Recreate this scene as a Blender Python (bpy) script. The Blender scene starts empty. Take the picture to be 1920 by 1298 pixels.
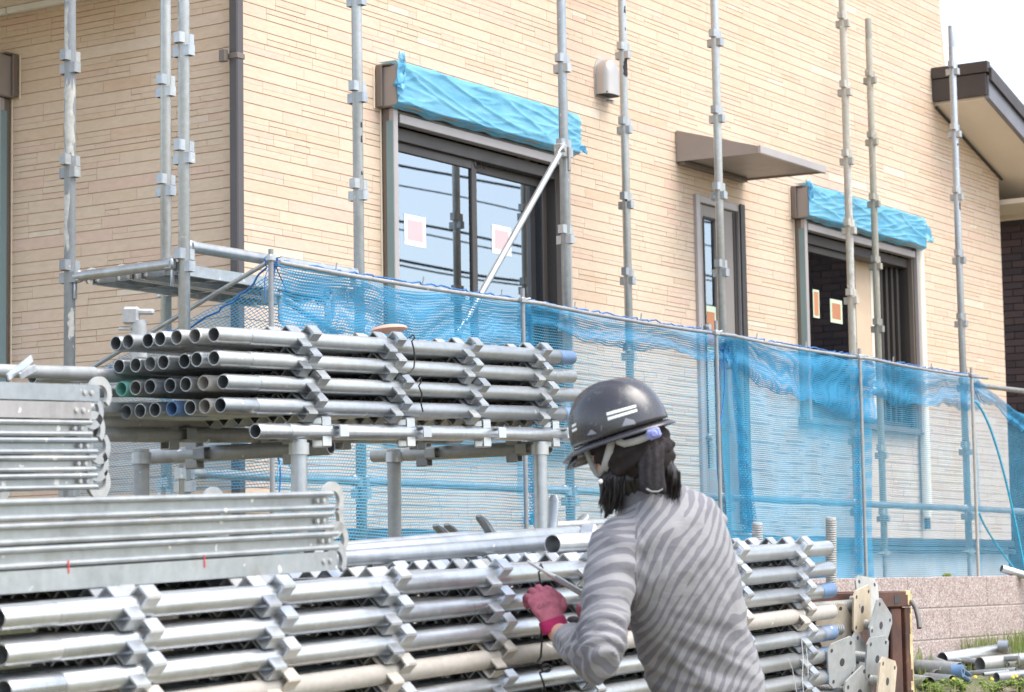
import bpy, bmesh, math, random
from mathutils import Vector, Matrix, noise
from mathutils.bvhtree import BVHTree

# ------------------------------------------------------------------ camera, sky, sun, exposure
scene = bpy.context.scene
col = scene.collection
FPX = 4500.0                                   # focal length in pixels of a 1920 wide frame
V = Vector
_ex = V((2910, 399, 4500)).normalized()        # facade direction seen by the camera (right, down, forward)
_ez = -V((.016, 1, -(399 + .016 * 2910) / FPX)).normalized()
_ey = _ez.cross(_ex)
CAMR = V((_ex[0], _ey[0], _ez[0])); CAMD = V((_ex[1], _ey[1], _ez[1])); CAMF = V((_ex[2], _ey[2], _ez[2]))
CAMP = V((0, 0, .5))
cd = bpy.data.cameras.new('camera'); cam = bpy.data.objects.new('camera', cd); col.objects.link(cam)
cm = Matrix((CAMR, -CAMD, -CAMF)).transposed().to_4x4(); cm.translation = CAMP
cam.matrix_world = cm
cd.sensor_width = 36; cd.lens = 36 * FPX / 1920; cd.clip_start = .05; cd.clip_end = 3000
cd.dof.use_dof = True; cd.dof.focus_distance = 9.2; cd.dof.aperture_fstop = 8.0
scene.camera = cam

SUN = V((.12, -.58, 1.05)).normalized()
world = bpy.data.worlds.new('World'); scene.world = world; world.use_nodes = True
nt = world.node_tree; nt.nodes.clear()
sky = nt.nodes.new('ShaderNodeTexSky'); sky.sky_type = 'NISHITA'; sky.sun_disc = False
sky.sun_elevation = math.asin(SUN.z); sky.sun_rotation = math.atan2(SUN.x, SUN.y)
sky.air_density = 1.0; sky.dust_density = 2.2; sky.ozone_density = 1.0
hs = nt.nodes.new('ShaderNodeHueSaturation'); hs.inputs['Saturation'].default_value = .6
bg = nt.nodes.new('ShaderNodeBackground'); bg.inputs['Strength'].default_value = .15
wo = nt.nodes.new('ShaderNodeOutputWorld')
nt.links.new(sky.outputs[0], hs.inputs['Color']); nt.links.new(hs.outputs[0], bg.inputs[0]); nt.links.new(bg.outputs[0], wo.inputs[0])
sd = bpy.data.lights.new('sun', 'SUN'); sd.energy = 1.0; sd.angle = math.radians(45); sd.color = (1, .96, .9)
so = bpy.data.objects.new('sun', sd); col.objects.link(so)
so.rotation_euler = SUN.to_track_quat('Z', 'Y').to_euler(); so.location = (5, -5, 20)
scene.view_settings.view_transform = 'Standard'; scene.view_settings.look = 'None'
scene.view_settings.gamma = 1; scene.view_settings.use_curve_mapping = False
scene.view_settings.exposure = 1.55
scene.cycles.transparent_max_bounces = 24
scene.cycles.max_bounces = 8

# ------------------------------------------------------------------ picture measurements -> places
def ray(x, y): return (CAMR * (x - 960) + CAMD * (y - 649) + CAMF * FPX) / FPX
def P(x, y, Z): return CAMP + ray(x, y) * Z
def onY(x, y, Y): r = ray(x, y); return CAMP + r * (Y / r.y)
def onX(x, y, X): r = ray(x, y); return CAMP + r * (X / r.x)
def gz(X): return .043 * (min(max(X, -6), 14.5) - 14.5) - .03       # the plot rises gently along the facade
def onG(x, y):
    r = ray(x, y); t = 5.0
    for _ in range(40):
        p = CAMP + r * t; t += (p.z - gz(p.x)) / (-r.z + .04)
    return CAMP + r * t
RNG = random.Random(7)

# ------------------------------------------------------------------ object helpers
WORG = {}
def tag(o, label=None, cat=None, group=None, kind=None):
    if label: o['label'] = label
    if cat: o['category'] = cat
    if group: o['group'] = group
    if kind: o['kind'] = kind
    return o
def thing(name, label, cat, loc, group=None):
    o = bpy.data.objects.new(name, None); col.objects.link(o); o.location = loc; o.empty_display_size = .1
    WORG[o] = V(loc); tag(o, label, cat, group); return o
def link(name, me, mat=None, parent=None, mw=None):
    o = bpy.data.objects.new(name, me); col.objects.link(o)
    if mat is not None and me is not None and len(me.materials) == 0: me.materials.append(mat)
    if parent: o.parent = parent
    if mw is not None: o.matrix_local = mw
    return o

class MB:
    """collects geometry in world (or local) coordinates and links it as one mesh"""
    def __init__(s): s.v = []; s.f = []; s.uv = {}; s.tint = []
    def add(s, vs, fs, tint=None):
        b = len(s.v); s.v += [tuple(v) for v in vs]
        s.f += [tuple(i + b for i in f) for f in fs]
        s.tint += [tint if tint is not None else 0.0] * len(fs)
        return s
    def box(s, c, size, rot=None, ch=0, tint=None):
        c = V(c); hx, hy, hz = (k / 2 for k in size)
        if ch > 0:
            bm = bmesh.new(); bmesh.ops.create_cube(bm, size=1)
            for v in bm.verts: v.co = V((v.co.x * 2 * hx, v.co.y * 2 * hy, v.co.z * 2 * hz))
            bmesh.ops.bevel(bm, geom=bm.edges[:], offset=ch, segments=1, affect='EDGES', profile=.5)
            bm.verts.index_update()
            vs = [v.co.copy() for v in bm.verts]; fs = [[v.index for v in f.verts] for f in bm.faces]; bm.free()
        else:
            vs = [V((x, y, z)) for x in (-hx, hx) for y in (-hy, hy) for z in (-hz, hz)]
            fs = [(0, 1, 3, 2), (4, 6, 7, 5), (0, 4, 5, 1), (2, 3, 7, 6), (0, 2, 6, 4), (1, 5, 7, 3)]
        if rot is not None: vs = [rot @ v for v in vs]
        return s.add([c + v for v in vs], fs, tint)
    def aabb(s, a, b, ch=0, tint=None):
        a, b = V(a), V(b); return s.box((a + b) / 2, [abs(k) for k in (b - a)], None, ch, tint)
    def tube(s, pts, r, n=10, caps=True, inner=None, tint=None):
        pts = [V(p) for p in pts]; m = len(pts)
        rs = r if isinstance(r, (list, tuple)) else [r] * m
        t0 = (pts[1] - pts[0]).normalized(); u = t0.orthogonal().normalized(); vs = []; prev = t0
        for i in range(m):
            t = ((pts[min(i + 1, m - 1)] - pts[max(i - 1, 0)])).normalized()
            u = prev.rotation_difference(t) @ u; u = (u - t * u.dot(t)).normalized(); w = t.cross(u); prev = t
            vs += [pts[i] + (u * math.cos(2 * math.pi * k / n) + w * math.sin(2 * math.pi * k / n)) * rs[i] for k in range(n)]
        fs = [(i * n + k, i * n + (k + 1) % n, (i + 1) * n + (k + 1) % n, (i + 1) * n + k) for i in range(m - 1) for k in range(n)]
        if caps: fs += [tuple(range(n))[::-1], tuple((m - 1) * n + k for k in range(n))]
        return s.add(vs, fs, tint)
    def lathe(s, prof, p0, axis, n=16, tint=None):
        """prof: (radius, distance along axis); open profile swept around the axis"""
        p0 = V(p0); t = V(axis).normalized(); u = t.orthogonal().normalized(); w = t.cross(u); vs = []
        for r, z in prof:
            vs += [p0 + t * z + (u * math.cos(2 * math.pi * k / n) + w * math.sin(2 * math.pi * k / n)) * r for k in range(n)]
        fs = [(i * n + k, i * n + (k + 1) % n, (i + 1) * n + (k + 1) % n, (i + 1) * n + k) for i in range(len(prof) - 1) for k in range(n)]
        return s.add(vs, fs, tint)
    def prism(s, poly, o, u, v, d, tint=None):
        o, u, v, d = V(o), V(u), V(v), V(d); n = len(poly)
        vs = [o + u * a + v * b for a, b in poly] + [o + u * a + v * b + d for a, b in poly]
        fs = [tuple(range(n))[::-1], tuple(range(n, 2 * n))] + [(i, (i + 1) % n, n + (i + 1) % n, n + i) for i in range(n)]
        return s.add(vs, fs, tint)
    def loft(s, rings, n=24, caps=True, tint=None):
        """rings: (centre, axis u, axis v, ru, rv)"""
        vs = []
        for c, u, v, ru, rv in rings:
            vs += [V(c) + V(u) * (ru * math.cos(2 * math.pi * k / n)) + V(v) * (rv * math.sin(2 * math.pi * k / n)) for k in range(n)]
        m = len(rings)
        fs = [(i * n + k, i * n + (k + 1) % n, (i + 1) * n + (k + 1) % n, (i + 1) * n + k) for i in range(m - 1) for k in range(n)]
        if caps: fs += [tuple(range(n))[::-1], tuple((m - 1) * n + k for k in range(n))]
        return s.add(vs, fs, tint)
    def grid(s, fn, nu, nv, uvscale=None):
        """fn(a, b) -> point for a, b in 0..1"""
        b0 = len(s.v); f0 = len(s.f)
        vs = [fn(i / nu, j / nv) for j in range(nv + 1) for i in range(nu + 1)]
        fs = [(j * (nu + 1) + i, j * (nu + 1) + i + 1, (j + 1) * (nu + 1) + i + 1, (j + 1) * (nu + 1) + i) for j in range(nv) for i in range(nu)]
        s.add(vs, fs)
        if uvscale:
            for j in range(nv + 1):
                for i in range(nu + 1): s.uv[b0 + j * (nu + 1) + i] = (i / nu * uvscale[0], j / nv * uvscale[1])
        return s
    def mesh(s, name, off=None, smooth=None):
        me = bpy.data.meshes.new(name)
        vs = s.v if off is None else [(x - off.x, y - off.y, z - off.z) for x, y, z in s.v]
        me.from_pydata(vs, [], s.f)
        if s.uv:
            ul = me.uv_layers.new(name='UVMap')
            for l in me.loops: ul.data[l.index].uv = s.uv.get(l.vertex_index, (0, 0))
        if any(s.tint):
            at = me.attributes.new('tint', 'FLOAT', 'FACE'); at.data.foreach_set('value', s.tint)
        bm = bmesh.new(); bm.from_mesh(me); bmesh.ops.recalc_face_normals(bm, faces=bm.faces); bm.to_mesh(me); bm.free()
        if smooth is not None: shade(me, smooth)
        me.update(); return me
    def build(s, name, mat, parent=None, smooth=None, local=False):
        off = None
        if parent is not None and not local: off = WORG.get(parent, V((0, 0, 0)))
        o = link(name, s.mesh(name, off, smooth), mat, parent)
        if parent is not None and not local: WORG[o] = WORG.get(parent, V((0, 0, 0)))
        elif parent is None: WORG[o] = V((0, 0, 0))
        return o
def shade(me, angle=40):
    me.polygons.foreach_set('use_smooth', [True] * len(me.polygons))
    bm = bmesh.new(); bm.from_mesh(me); a = math.radians(angle)
    for e in bm.edges:
        e.smooth = not (len(e.link_faces) == 2 and e.calc_face_angle(0) > a)
    bm.to_mesh(me); bm.free()
def mt(o, x, y, z):
    """orthonormal frame -> matrix"""
    m = Matrix((V(x), V(y), V(z))).transposed().to_4x4(); m.translation = V(o); return m
def ordn(k): return ['front', 'second', 'third', 'fourth', 'fifth', 'sixth', 'seventh', 'eighth', 'ninth', 'tenth', 'eleventh'][k]

# ------------------------------------------------------------------ materials
def newmat(name):
    m = bpy.data.materials.new(name); m.use_nodes = True
    return m, m.node_tree, m.node_tree.nodes['Principled BSDF']
def nd(t, typ, **kw):
    n = t.nodes.new(typ)
    for k, v in kw.items(): setattr(n, k, v)
    return n
def ramp(t, fac, stops):
    r = nd(t, 'ShaderNodeValToRGB'); e = r.color_ramp.elements
    while len(e) > 1: e.remove(e[-1])
    e[0].position = stops[0][0]; e[0].color = (*stops[0][1], 1)
    for p, c in stops[1:]: x = e.new(p); x.color = (*c, 1)
    t.links.new(fac, r.inputs[0]); return r.outputs[0]
def mixc(t, fac, a, b, blend='MIX'):
    n = nd(t, 'ShaderNodeMix', data_type='RGBA', blend_type=blend)
    for s, v in ((n.inputs[0], fac), (n.inputs[6], a), (n.inputs[7], b)):
        if hasattr(v, 'links'): t.links.new(v, s)
        elif isinstance(v, (int, float)): s.default_value = v
        else: s.default_value = (*v, 1)
    return n.outputs[2]
def math_(t, op, a, b=0.0, c=None):
    n = nd(t, 'ShaderNodeMath', operation=op)
    for s, v in zip(n.inputs, (a, b, c)):
        if v is None: continue
        if hasattr(v, 'links'): t.links.new(v, s)
        else: s.default_value = v
    return n.outputs[0]
def noise_(t, scale, detail=4, rough=.55, vec=None, dist=0, stretch=None):
    n = nd(t, 'ShaderNodeTexNoise'); n.inputs['Scale'].default_value = scale
    n.inputs['Detail'].default_value = detail; n.inputs['Roughness'].default_value = rough; n.inputs['Distortion'].default_value = dist
    if vec is None: vec = nd(t, 'ShaderNodeTexCoord').outputs['Object']
    if stretch:
        mp = nd(t, 'ShaderNodeMapping'); mp.inputs['Scale'].default_value = stretch; t.links.new(vec, mp.inputs[0]); vec = mp.outputs[0]
    t.links.new(vec, n.inputs['Vector']); return n.outputs['Fac']
def shiftvec(t):
    """object coordinates moved by the object's own random number, so that copies differ"""
    tc = nd(t, 'ShaderNodeTexCoord'); oi = nd(t, 'ShaderNodeObjectInfo')
    a = nd(t, 'ShaderNodeVectorMath', operation='ADD'); s = math_(t, 'MULTIPLY', oi.outputs['Random'], 37.0)
    t.links.new(tc.outputs['Object'], a.inputs[0]); t.links.new(s, a.inputs[1]); return a.outputs[0], oi.outputs['Random']
def bump(t, b, h, strength=.3, dist=.002):
    n = nd(t, 'ShaderNodeBump'); n.inputs['Strength'].default_value = strength; n.inputs['Distance'].default_value = dist
    t.links.new(h, n.inputs['Height']); t.links.new(n.outputs[0], b.inputs['Normal'])
def simple(name, c, rough=.6, metal=0, var=.12, scale=8, bumpk=0, spec=.5, fine=60):
    m, t, b = newmat(name); vec, rnd = shiftvec(t)
    n1 = noise_(t, scale, 5, .6, vec)
    lo = tuple(k * (1 - var) for k in c); hi = tuple(min(1, k * (1 + var)) for k in c)
    t.links.new(ramp(t, n1, [(.3, lo), (.7, hi)]), b.inputs['Base Color'])
    n2 = noise_(t, scale * 3, 3, .6, vec)
    t.links.new(math_(t, 'MULTIPLY_ADD', n2, .25, rough - .12), b.inputs['Roughness'])
    b.inputs['Metallic'].default_value = metal; b.inputs['Specular IOR Level'].default_value = spec
    if bumpk: bump(t, b, noise_(t, fine, 4, .6, vec), bumpk)
    return m
def galv(name, c, rough=.42, metal=.7, dirt=.5, rust=.0, splat=.5):
    """hot dipped zinc with streaks along the tube, grime, paint splashes"""
    m, t, b = newmat(name); vec, rnd = shiftvec(t)
    n1 = noise_(t, 9, 6, .62, vec, .4, (1, 1, .25)); n2 = noise_(t, 42, 4, .6, vec)
    lo = tuple(k * .66 for k in c); hi = tuple(min(1, k * 1.18) for k in c)
    cc = ramp(t, n1, [(.28, lo), (.5, c), (.74, hi)])
    cc = mixc(t, .35, cc, ramp(t, n2, [(.3, tuple(k * .7 for k in c)), (.7, hi)]))
    tone = ramp(t, rnd, [(0, (.82, .83, .85)), (.5, (.98, .98, .97)), (1, (1.08, 1.04, .98))])
    cc = mixc(t, 1, cc, tone, 'MULTIPLY')
    n3 = noise_(t, 5.5, 7, .72, vec); dm = ramp(t, n3, [(.58, (0, 0, 0)), (.72, (dirt,) * 3)])
    cc = mixc(t, dm, cc, (.33, .31, .27))
    if splat:
        n4 = noise_(t, 26, 2, .5, vec); sm = ramp(t, n4, [(.70, (0, 0, 0)), (.735, (splat,) * 3)])
        cc = mixc(t, sm, cc, (.80, .78, .72))
    if rust:
        n5 = noise_(t, 3.1, 6, .7, vec); rm = ramp(t, n5, [(.60, (0, 0, 0)), (.70, (rust,) * 3)])
        cc = mixc(t, rm, cc, (.26, .13, .07))
    t.links.new(cc, b.inputs['Base Color'])
    b.inputs['Metallic'].default_value = metal
    t.links.new(math_(t, 'MULTIPLY_ADD', n1, .35, rough - .16), b.inputs['Roughness'])
    bump(t, b, n1, .08, .0015)
    return m
MAT = {}
MAT['galv'] = galv('galvanised_steel', (.45, .47, .48), .38, .78, .5, .12, .5)
MAT['galv_old'] = galv('weathered_galvanised_steel', (.35, .36, .36), .55, .45, .6, .2, .75)
MAT['galv_new'] = galv('bright_galvanised_steel', (.60, .62, .64), .31, .8, .4, .0, .35)
MAT['zinc'] = galv('dull_zinc_plate', (.42, .43, .42), .6, .3, .5, .25, .4)
MAT['tan_zinc'] = galv('tan_stained_zinc_plate', (.58, .49, .37), .65, .2, .5, .3, .3)
MAT['cement'] = galv('cement_dusted_steel', (.48, .44, .385), .8, .1, .4, .1, .6)
MAT['bluetip'] = galv('blue_sprayed_steel', (.16, .27, .45), .5, .3, .9, .0, .9)
MAT['greentip'] = galv('green_sprayed_steel', (.20, .48, .40), .55, .1, .4, .0, .5)
MAT['cream_post'] = galv('cream_spattered_steel', (.47, .45, .40), .75, .1, .8, .15, .9)
MAT['yellow_post'] = galv('yellow_stained_steel', (.36, .35, .30), .7, .2, .6, .3, .6)
MAT['rustplank'] = galv('rust_stained_steel', (.40, .38, .36), .7, .3, .7, .9, .8)
MAT['tar'] = simple('black_tape_residue', (.03, .028, .03), .7)
MAT['redmark'] = simple('red_marker', (.55, .06, .05), .7)
MAT['splash'] = simple('cream_paint_splash', (.47, .455, .41), .8, 0, .2, 40)
MAT['darksteel'] = galv('dull_dark_steel', (.17, .165, .16), .6, .4, .5, .3, .2)
MAT['plank'] = galv('used_plank_steel', (.41, .43, .43), .42, .6, .8, .3, .95)
MAT['bore'] = simple('hole_shade_and_mesh_black', (.05, .05, .05), .8)  # near-black that paints the shade inside holes; also used on the vent mesh
MAT['silverpaint'] = galv('silver_sprayed_steel', (.50, .51, .52), .5, .5, .3, 0, .8)
MAT['wire'] = simple('black_annealed_wire', (.03, .028, .026), .6, .4)
MAT['bronze'] = simple('bronze_anodised_aluminium', (.185, .150, .128), .45, .25, .06, 3)
MAT['charcoal'] = simple('charcoal_plastic', (.085, .075, .075), .45, .1, .08, 4)
MAT['taupe'] = simple('taupe_shutter_box', (.30, .26, .235), .5, .1, .05, 3)
MAT['lightframe'] = simple('pale_taupe_aluminium', (.40, .36, .345), .42, .2, .06, 3)
MAT['darkframe'] = simple('dark_bronze_sash', (.06, .052, .047), .45, .2, .1, 4)
MAT['teal'] = simple('grey_teal_masking', (.20, .29, .30), .6, 0, .06, 4)
MAT['cream'] = simple('cream_plastic', (.76, .70, .58), .5, 0, .06, 4)
MAT['caulk'] = simple('cream_sealant', (.72, .60, .44), .8, 0, .08, 9)
MAT['soffit'] = simple('beige_soffit_board', (.76, .67, .56), .8, 0, .05, 2)
MAT['fascia'] = simple('dark_brown_fascia', (.055, .045, .042), .5, .1, .12, 5)
MAT['roofgrey'] = simple('grey_roof_edge', (.20, .20, .22), .5, .2, .1, 5)
MAT['white'] = simple('white_paint', (.78, .77, .74), .6, 0, .06, 4)
MAT['concrete'] = simple('grey_foundation_concrete', (.42, .43, .43), .9, 0, .14, 5, .25)
MAT['flash'] = simple('dark_base_flashing', (.10, .11, .13), .5, .4, .1, 5)
MAT['skin'] = simple('skin', (.62, .34, .23), .5, 0, .06, 20)
MAT['blackcloth'] = simple('black_cotton', (.028, .022, .021), .95, 0, .25, 30, .4, .2, 300)
MAT['towel'] = simple('charcoal_towel', (.045, .040, .042), 1.0, 0, .35, 60, .9, .1, 500)
MAT['hair'] = simple('black_hair', (.014, .010, .009), .42, 0, .3, 40)
MAT['strap'] = simple('grey_webbing', (.36, .36, .34), .8, 0, .12, 60, .4, .3, 400)
MAT['buckle'] = simple('lilac_plastic_buckle', (.27, .30, .62), .4)
MAT['glove'] = simple('pink_knit_glove', (.37, .115, .15), .9, 0, .25, 45, .5, .2, 350)
MAT['glovecuff'] = simple('magenta_glove_cuff', (.33, .022, .085), .85, 0, .15, 60, .6, .2, 300)
MAT['gloverubber'] = simple('grey_glove_rubber', (.07, .065, .07), .7, 0, .25, 40)
MAT['ink'] = simple('faded_black_print', (.16, .06, .07), .8)
MAT['bark'] = simple('timber', (.32, .22, .13), .85, 0, .25, 6, .3)
MAT['woodpanel'] = simple('pale_wood_panel', (.62, .47, .33), .6, 0, .1, 3)
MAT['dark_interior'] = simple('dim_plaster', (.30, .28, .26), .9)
MAT['trousers'] = simple('navy_work_trousers', (.03, .035, .06), .9, 0, .2, 20)
MAT['rope'] = simple('blue_rope', (.04, .16, .42), .7, 0, .3, 90)
MAT['cyanrope'] = simple('cyan_rope', (.06, .42, .60), .7, 0, .3, 90)
MAT['cable'] = simple('black_cable_sheath', (.02, .02, .02), .6)
MAT['pinkpaper'] = simple('pink_paper', (.78, .44, .45), .8, 0, .03)
MAT['orangepaper'] = simple('orange_paper', (.52, .22, .11), .8, 0, .04)
MAT['whitepaper'] = simple('white_paper', (.80, .82, .78), .8, 0, .03)
MAT['greenpaper'] = simple('pale_green_paper', (.62, .72, .52), .8, 0, .03)
MAT['purpletape'] = simple('purple_tape', (.40, .25, .62), .6)
MAT['terracotta'] = simple('terracotta_plastic', (.66, .36, .26), .6)

def siding_mat():
    m, t, b = newmat('cream_siding'); at = nd(t, 'ShaderNodeAttribute', attribute_name='tint')
    base = ramp(t, at.outputs['Fac'], [(.0, (.62, .465, .34)), (.22, (.64, .50, .372)), (.5, (.655, .527, .402)), (.72, (.65, .50, .388)), (.88, (.65, .475, .378)), (1, (.69, .59, .475))])
    tc = nd(t, 'ShaderNodeTexCoord').outputs['Object']
    n1 = noise_(t, 46, 5, .7, tc, .3, (.35, .35, 1)); n2 = noise_(t, 2.2, 3, .6, tc); n3 = noise_(t, 240, 3, .6, tc)
    c = mixc(t, .5, base, mixc(t, 1, base, ramp(t, n1, [(.3, (.84, .80, .75)), (.7, (1.1, 1.1, 1.1))]), 'MULTIPLY'))
    c = mixc(t, .25, c, mixc(t, 1, c, ramp(t, n2, [(.35, (.86, .84, .82)), (.65, (1.05, 1.05, 1.05))]), 'MULTIPLY'))
    t.links.new(c, b.inputs['Base Color']); b.inputs['Roughness'].default_value = .85; b.inputs['Specular IOR Level'].default_value = .2
    bump(t, b, math_(t, 'ADD', n1, math_(t, 'MULTIPLY', n3, .5)), .5, .0022)
    return m
MAT['siding'] = siding_mat()
MAT['groove'] = simple('siding_groove', (.55, .415, .30), .9, 0, .1, 10)
def brown_brick():
    m, t, b = newmat('dark_brown_brick'); vec, rnd = shiftvec(t)
    at = nd(t, 'ShaderNodeAttribute', attribute_name='tint')
    c = ramp(t, at.outputs['Fac'], [(0, (.060, .042, .042)), (.5, (.085, .057, .054)), (1, (.11, .07, .062))])
    t.links.new(c, b.inputs['Base Color']); b.inputs['Roughness'].default_value = .8
    bump(t, b, noise_(t, 60, 4, .6, vec), .4); return m
MAT['brownbrick'] = brown_brick()
def aggregate():
    m, t, b = newmat('pink_exposed_aggregate'); vec, rnd = shiftvec(t)
    v = nd(t, 'ShaderNodeTexVoronoi'); v.inputs['Scale'].default_value = 120; t.links.new(vec, v.inputs['Vector'])
    sp = nd(t, 'ShaderNodeSeparateColor'); t.links.new(v.outputs['Color'], sp.inputs[0])
    c = ramp(t, sp.outputs[0], [(0, (.22, .155, .135)), (.35, (.35, .27, .24)), (.6, (.41, .33, .30)), (.88, (.47, .40, .37)), (.96, (.54, .49, .46)), (1, (.62, .60, .57))])
    n = noise_(t, 6, 4, .6, vec); c = mixc(t, .35, c, mixc(t, 1, c, ramp(t, n, [(.3, (.75, .73, .72)), (.7, (1.1, 1.08, 1.06))]), 'MULTIPLY'))
    t.links.new(c, b.inputs['Base Color']); b.inputs['Roughness'].default_value = .85
    bump(t, b, v.outputs['Distance'], .6, .004); return m
MAT['aggregate'] = aggregate()
MAT['mortar'] = simple('pale_mortar', (.45, .40, .36), .95, 0, .12, 12, .3)
def rusty(name='rusty_brown_paint'):
    m, t, b = newmat(name); tc = nd(t, 'ShaderNodeTexCoord').outputs['Object']
    n = noise_(t, 7, 7, .7, tc, .4); n2 = noise_(t, 30, 5, .6, tc)
    c = ramp(t, n, [(.3, (.035, .016, .012)), (.5, (.075, .031, .020)), (.66, (.12, .048, .026))])
    c = mixc(t, ramp(t, n2, [(.62, (0, 0, 0)), (.70, (.6, .6, .6))]), c, (.20, .11, .07))
    t.links.new(c, b.inputs['Base Color']); b.inputs['Roughness'].default_value = .7; bump(t, b, n2, .5, .002); return m
MAT['rust'] = rusty()
MAT['peel'] = simple('peeling_yellow_paint', (.58, .45, .24), .7, 0, .35, 25, .5)
def ground_mat():
    m, t, b = newmat('bare_earth'); tc = nd(t, 'ShaderNodeTexCoord').outputs['Object']
    n = noise_(t, 1.1, 6, .65, tc); n2 = noise_(t, 22, 6, .7, tc); n3 = noise_(t, 90, 3, .6, tc)
    c = ramp(t, n2, [(.3, (.15, .115, .08)), (.5, (.23, .185, .135)), (.7, (.33, .28, .215))])
    c = mixc(t, ramp(t, n, [(.45, (0, 0, 0)), (.6, (.7, .7, .7))]), c, (.13, .155, .06))
    t.links.new(c, b.inputs['Base Color']); b.inputs['Roughness'].default_value = .95; bump(t, b, math_(t, 'ADD', n2, n3), .7, .02); return m
MAT['ground'] = ground_mat()
def leafmat(name, a, bcol):
    m, t, b = newmat(name); at = nd(t, 'ShaderNodeAttribute', attribute_name='tint')
    t.links.new(ramp(t, at.outputs['Fac'], [(0, a), (1, bcol)]), b.inputs['Base Color'])
    b.inputs['Roughness'].default_value = .55
    b.inputs['Transmission Weight'].default_value = 0
    tr = nd(t, 'ShaderNodeBsdfTranslucent'); t.links.new(ramp(t, at.outputs['Fac'], [(0, a), (1, bcol)]), tr.inputs[0])
    mx = nd(t, 'ShaderNodeMixShader'); mx.inputs[0].default_value = .35
    t.links.new(b.outputs[0], mx.inputs[1]); t.links.new(tr.outputs[0], mx.inputs[2])
    t.links.new(mx.outputs[0], t.nodes['Material Output'].inputs[0]); return m
MAT['leaf'] = leafmat('weed_leaf', (.19, .29, .05), (.36, .44, .11))
MAT['grass'] = leafmat('grass_blade', (.15, .24, .05), (.36, .36, .14))
MAT['flower'] = simple('yellow_petals', (.75, .55, .05), .7)
def netmat(name, c, cu, cv, wu, wv, soft=.5):
    """knitted netting: real see-through holes between horizontal and slanting threads"""
    m, t, b = newmat(name); uv = nd(t, 'ShaderNodeUVMap').outputs[0]
    dn = nd(t, 'ShaderNodeTexNoise'); dn.inputs['Scale'].default_value = 3.0; t.links.new(uv, dn.inputs['Vector'])
    sx = nd(t, 'ShaderNodeSeparateXYZ'); t.links.new(uv, sx.inputs[0])
    wob = math_(t, 'MULTIPLY', dn.outputs['Fac'], .02)
    row = math_(t, 'DIVIDE', math_(t, 'ADD', sx.outputs[1], wob), cv)
    odd = math_(t, 'MULTIPLY', math_(t, 'MODULO', math_(t, 'FLOOR', row), 2.0), .5)
    fv = math_(t, 'FRACT', row)
    fu = math_(t, 'FRACT', math_(t, 'ADD', math_(t, 'ADD', math_(t, 'DIVIDE', math_(t, 'ADD', sx.outputs[0], wob), cu), odd), math_(t, 'MULTIPLY', fv, .45)))
    a = math_(t, 'MAXIMUM', math_(t, 'LESS_THAN', fv, wv), math_(t, 'LESS_THAN', fu, wu))
    n = noise_(t, 5, 3, .5, uv)
    t.links.new(ramp(t, n, [(.3, tuple(k * .8 for k in c)), (.7, tuple(min(1, k * 1.15) for k in c))]), b.inputs['Base Color'])
    b.inputs['Roughness'].default_value = .6; b.inputs['Specular IOR Level'].default_value = .4
    tl = nd(t, 'ShaderNodeBsdfTranslucent'); tl.inputs[0].default_value = (*c, 1)
    m1 = nd(t, 'ShaderNodeMixShader'); m1.inputs[0].default_value = .3
    t.links.new(b.outputs[0], m1.inputs[1]); t.links.new(tl.outputs[0], m1.inputs[2])
    tp = nd(t, 'ShaderNodeBsdfTransparent'); mx = nd(t, 'ShaderNodeMixShader')
    t.links.new(a, mx.inputs[0]); t.links.new(tp.outputs[0], mx.inputs[1]); t.links.new(m1.outputs[0], mx.inputs[2])
    t.links.new(mx.outputs[0], t.nodes['Material Output'].inputs[0]); return m
NETC = (.075, .365, .57)
MAT['net'] = netmat('blue_netting', NETC, .0180, .0130, .15, .27)
MAT['net_fine'] = netmat('blue_fine_netting', (.06, .36, .58), .0150, .0115, .29, .51)
MAT['net_mid'] = netmat('blue_medium_netting', NETC, .0180, .0130, .19, .34)
MAT['net_hem'] = netmat('blue_netting_hem', (.05, .33, .57), .017, .0125, .24, .44)
def glassmat():
    m, t, b = newmat('window_glass')
    gl = nd(t, 'ShaderNodeBsdfGlossy'); gl.inputs['Roughness'].default_value = .004; gl.inputs[0].default_value = (.80, .90, 1, 1)
    tp = nd(t, 'ShaderNodeBsdfTransparent'); tp.inputs[0].default_value = (.55, .62, .62, 1)
    fr = nd(t, 'ShaderNodeFresnel'); fr.inputs[0].default_value = 4.2
    mx = nd(t, 'ShaderNodeMixShader'); t.links.new(fr.outputs[0], mx.inputs[0])
    t.links.new(tp.outputs[0], mx.inputs[1]); t.links.new(gl.outputs[0], mx.inputs[2])
    t.links.new(mx.outputs[0], t.nodes['Material Output'].inputs[0]); return m
MAT['glass'] = glassmat()
def filmmat():
    m, t, b = newmat('blue_plastic_film'); tc = nd(t, 'ShaderNodeTexCoord').outputs['Object']
    n = noise_(t, 7, 5, .6, tc, 1.2, (.45, 1, 2.2)); n2 = noise_(t, 55, 3, .6, tc, .8, (.6, 1, 1.4))
    t.links.new(ramp(t, n, [(.3, (.12, .46, .70)), (.7, (.26, .64, .84))]), b.inputs['Base Color'])
    b.inputs['Roughness'].default_value = .24; b.inputs['Specular IOR Level'].default_value = .7
    bump(t, b, math_(t, 'ADD', n, math_(t, 'MULTIPLY', n2, .3)), .5, .01)
    tp = nd(t, 'ShaderNodeBsdfTransparent'); tp.inputs[0].default_value = (.45, .78, 1, 1)
    mx = nd(t, 'ShaderNodeMixShader'); mx.inputs[0].default_value = .66
    t.links.new(tp.outputs[0], mx.inputs[1]); t.links.new(b.outputs[0], mx.inputs[2])
    t.links.new(mx.outputs[0], t.nodes['Material Output'].inputs[0]); return m
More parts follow.
